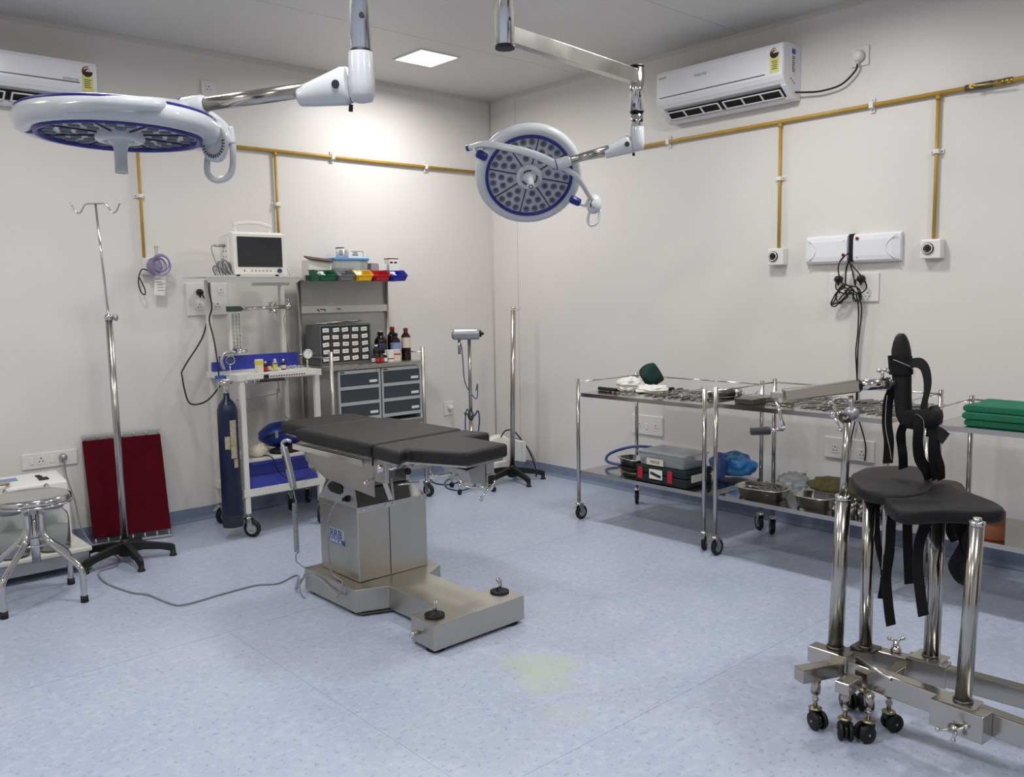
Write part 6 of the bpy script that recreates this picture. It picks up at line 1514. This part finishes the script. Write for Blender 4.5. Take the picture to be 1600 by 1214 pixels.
MB().loft([Rg(c, .042, .028) for c in ((3.031, 1.335, 1.202), (3.032, 1.338, 1.235), (3.033, 1.342, 1.267))], caps=False).build('ankle_band', 'strap', bt)
def strap(pts, w, lab=None, side=None):
    return MB().ribbon(pts, w*1.25, .0035, side or (ux + uy*.25), 6).build('strap', 'strap', bt)
MB().ribbon([(3.034, 1.31, 1.241), (3.047, 1.285, 1.244), (3.063, 1.27, 1.23), (3.068, 1.26, 1.192), (3.064, 1.257, 1.152), (3.054, 1.26, 1.108), (3.05, 1.26, 1.082)], .044, .004, (uy*.5 + ux*.62 + uz*.6), 6).build('strap', 'strap', bt)
strap([(3.015, 1.344, 1.169), (3.01, 1.358, 1.141), (3.019, 1.372, 1.103), (3.029, 1.379, 1.027), (3.038, 1.374, 0.957), (3.038, 1.376, 0.878)], .032)
strap([(3.012, 1.312, 1.027), (3.013, 1.321, 0.998), (3.031, 1.327, 0.963), (3.041, 1.324, 0.912), (3.058, 1.329, 0.863)], .028)
strap([(2.98, 1.253, 1.072), (2.979, 1.247, 1.024), (2.993, 1.253, 0.966), (3.025, 1.257, 0.909), (3.061, 1.246, 0.865), (3.085, 1.246, 0.833)], .032)
strap([(3.024, 1.234, 1.024), (3.026, 1.217, 1.008), (3.031, 1.217, 0.954), (3.061, 1.223, 0.893), (3.094, 1.226, 0.835)], .030)
strap([(3.05, 1.217, 0.974), (3.061, 1.213, 0.923), (3.087, 1.211, 0.879), (3.115, 1.219, 0.83)], .022)
MB().ribbon([(3.03, 1.24, 1.014), (3.036, 1.221, 1.011), (3.052, 1.206, 1.002), (3.067, 1.19, 0.984)], .045, .006, (uz + uy*.3 + ux*.35), 5).build('flap', 'pad_foam', bt)
MB().tube([(2.978, 1.358, 1.13), (3, 1.371, 1.077), (2.994, 1.367, 1.014), (3.008, 1.357, 0.94), (3.02, 1.355, 0.897)], .0011, 5, 5).build('loose_thread', 'cable_white', bt)
MB().tube([(2.98, 1.341, 1.257), (2.997, 1.317, 1.245), (3.021, 1.3, 1.231), (3.038, 1.289, 1.211), (3.031, 1.292, 1.189)], .0010, 5, 5).build('loose_thread', 'cable_white', bt)
MB().tube([(2.99, 1.264, 1.072), (2.976, 1.243, 1.069), (2.984, 1.233, 1.051), (2.983, 1.229, 1.014)], .0012, 5, 5).build('seam_edge', 'cable_grey', bt)
ls = [('long thin black strap hanging left of the paired straps under the rear pad', [(2.932, 1.35, 0.787), (2.896, 1.347, 0.73), (2.872, 1.326, 0.625), (2.869, 1.302, 0.529), (2.853, 1.303, 0.441)], .020),
      ('longest black strap, reaching nearly to the frame beams', [(2.951, 1.331, 0.778), (2.893, 1.294, 0.718), (2.871, 1.285, 0.611), (2.845, 1.282, 0.528), (2.842, 1.271, 0.43), (2.843, 1.26, 0.36)], .031),
      ('short straight black strap hanging under the middle of the pads', [(3.011, 1.288, 0.754), (2.971, 1.27, 0.662), (2.956, 1.258, 0.576), (2.951, 1.249, 0.483)], .031),
      ('twisted black strap in front of the front pad post', [(2.888, 1.168, 0.75), (2.854, 1.166, 0.714), (2.828, 1.169, 0.667), (2.818, 1.167, 0.594), (2.817, 1.156, 0.51), (2.819, 1.144, 0.432)], .033),
      ('bunched black strap knotted at its lower end beside the right post', [(2.952, 1.112, 0.762), (2.942, 1.087, 0.714), (2.943, 1.066, 0.664), (2.914, 1.073, 0.63), (2.899, 1.082, 0.601), (2.909, 1.069, 0.567), (2.92, 1.057, 0.555)], .044)]
for l, p, w_ in ls:
    tag(MB().ribbon(p, w_*1.22, .004, (ux + uy*.3), 6).build('hanging_strap', 'strap'), l, 'strap')
tag(MB().ell((2.925, 1.069, 0.574), (.026, .022, .034), 16, 10, fbm(51, .5, 4)).build('strap_knot', 'strap'), 'black knot at the end of the bunched strap', 'strap')
tag(MB().ribbon([(2.966, 1.074, 0.766), (2.958, 1.061, 0.722), (2.931, 1.066, 0.684), (2.934, 1.057, 0.642), (2.956, 1.054, 0.664)], .03, .004, (ux + uy*.3), 6).build('hanging_strap', 'strap'), 'curled end of the bunched strap at the right post', 'strap')
tag(MB().ribbon([(2.973, 1.144, 0.739), (2.966, 1.132, 0.707), (2.96, 1.121, 0.68), (2.957, 1.107, 0.661)], .030, .004, (ux + uy*.3), 6).build('hanging_strap', 'strap'), 'short black strap end between the pad post and the bunched strap', 'strap')
MB().tube([(2.878, 1.302, 0.781), (2.862, 1.295, 0.723), (2.837, 1.292, 0.639), (2.826, 1.289, 0.553)], .0011, 5, 5).build('loose_thread', 'cable_white', bt)
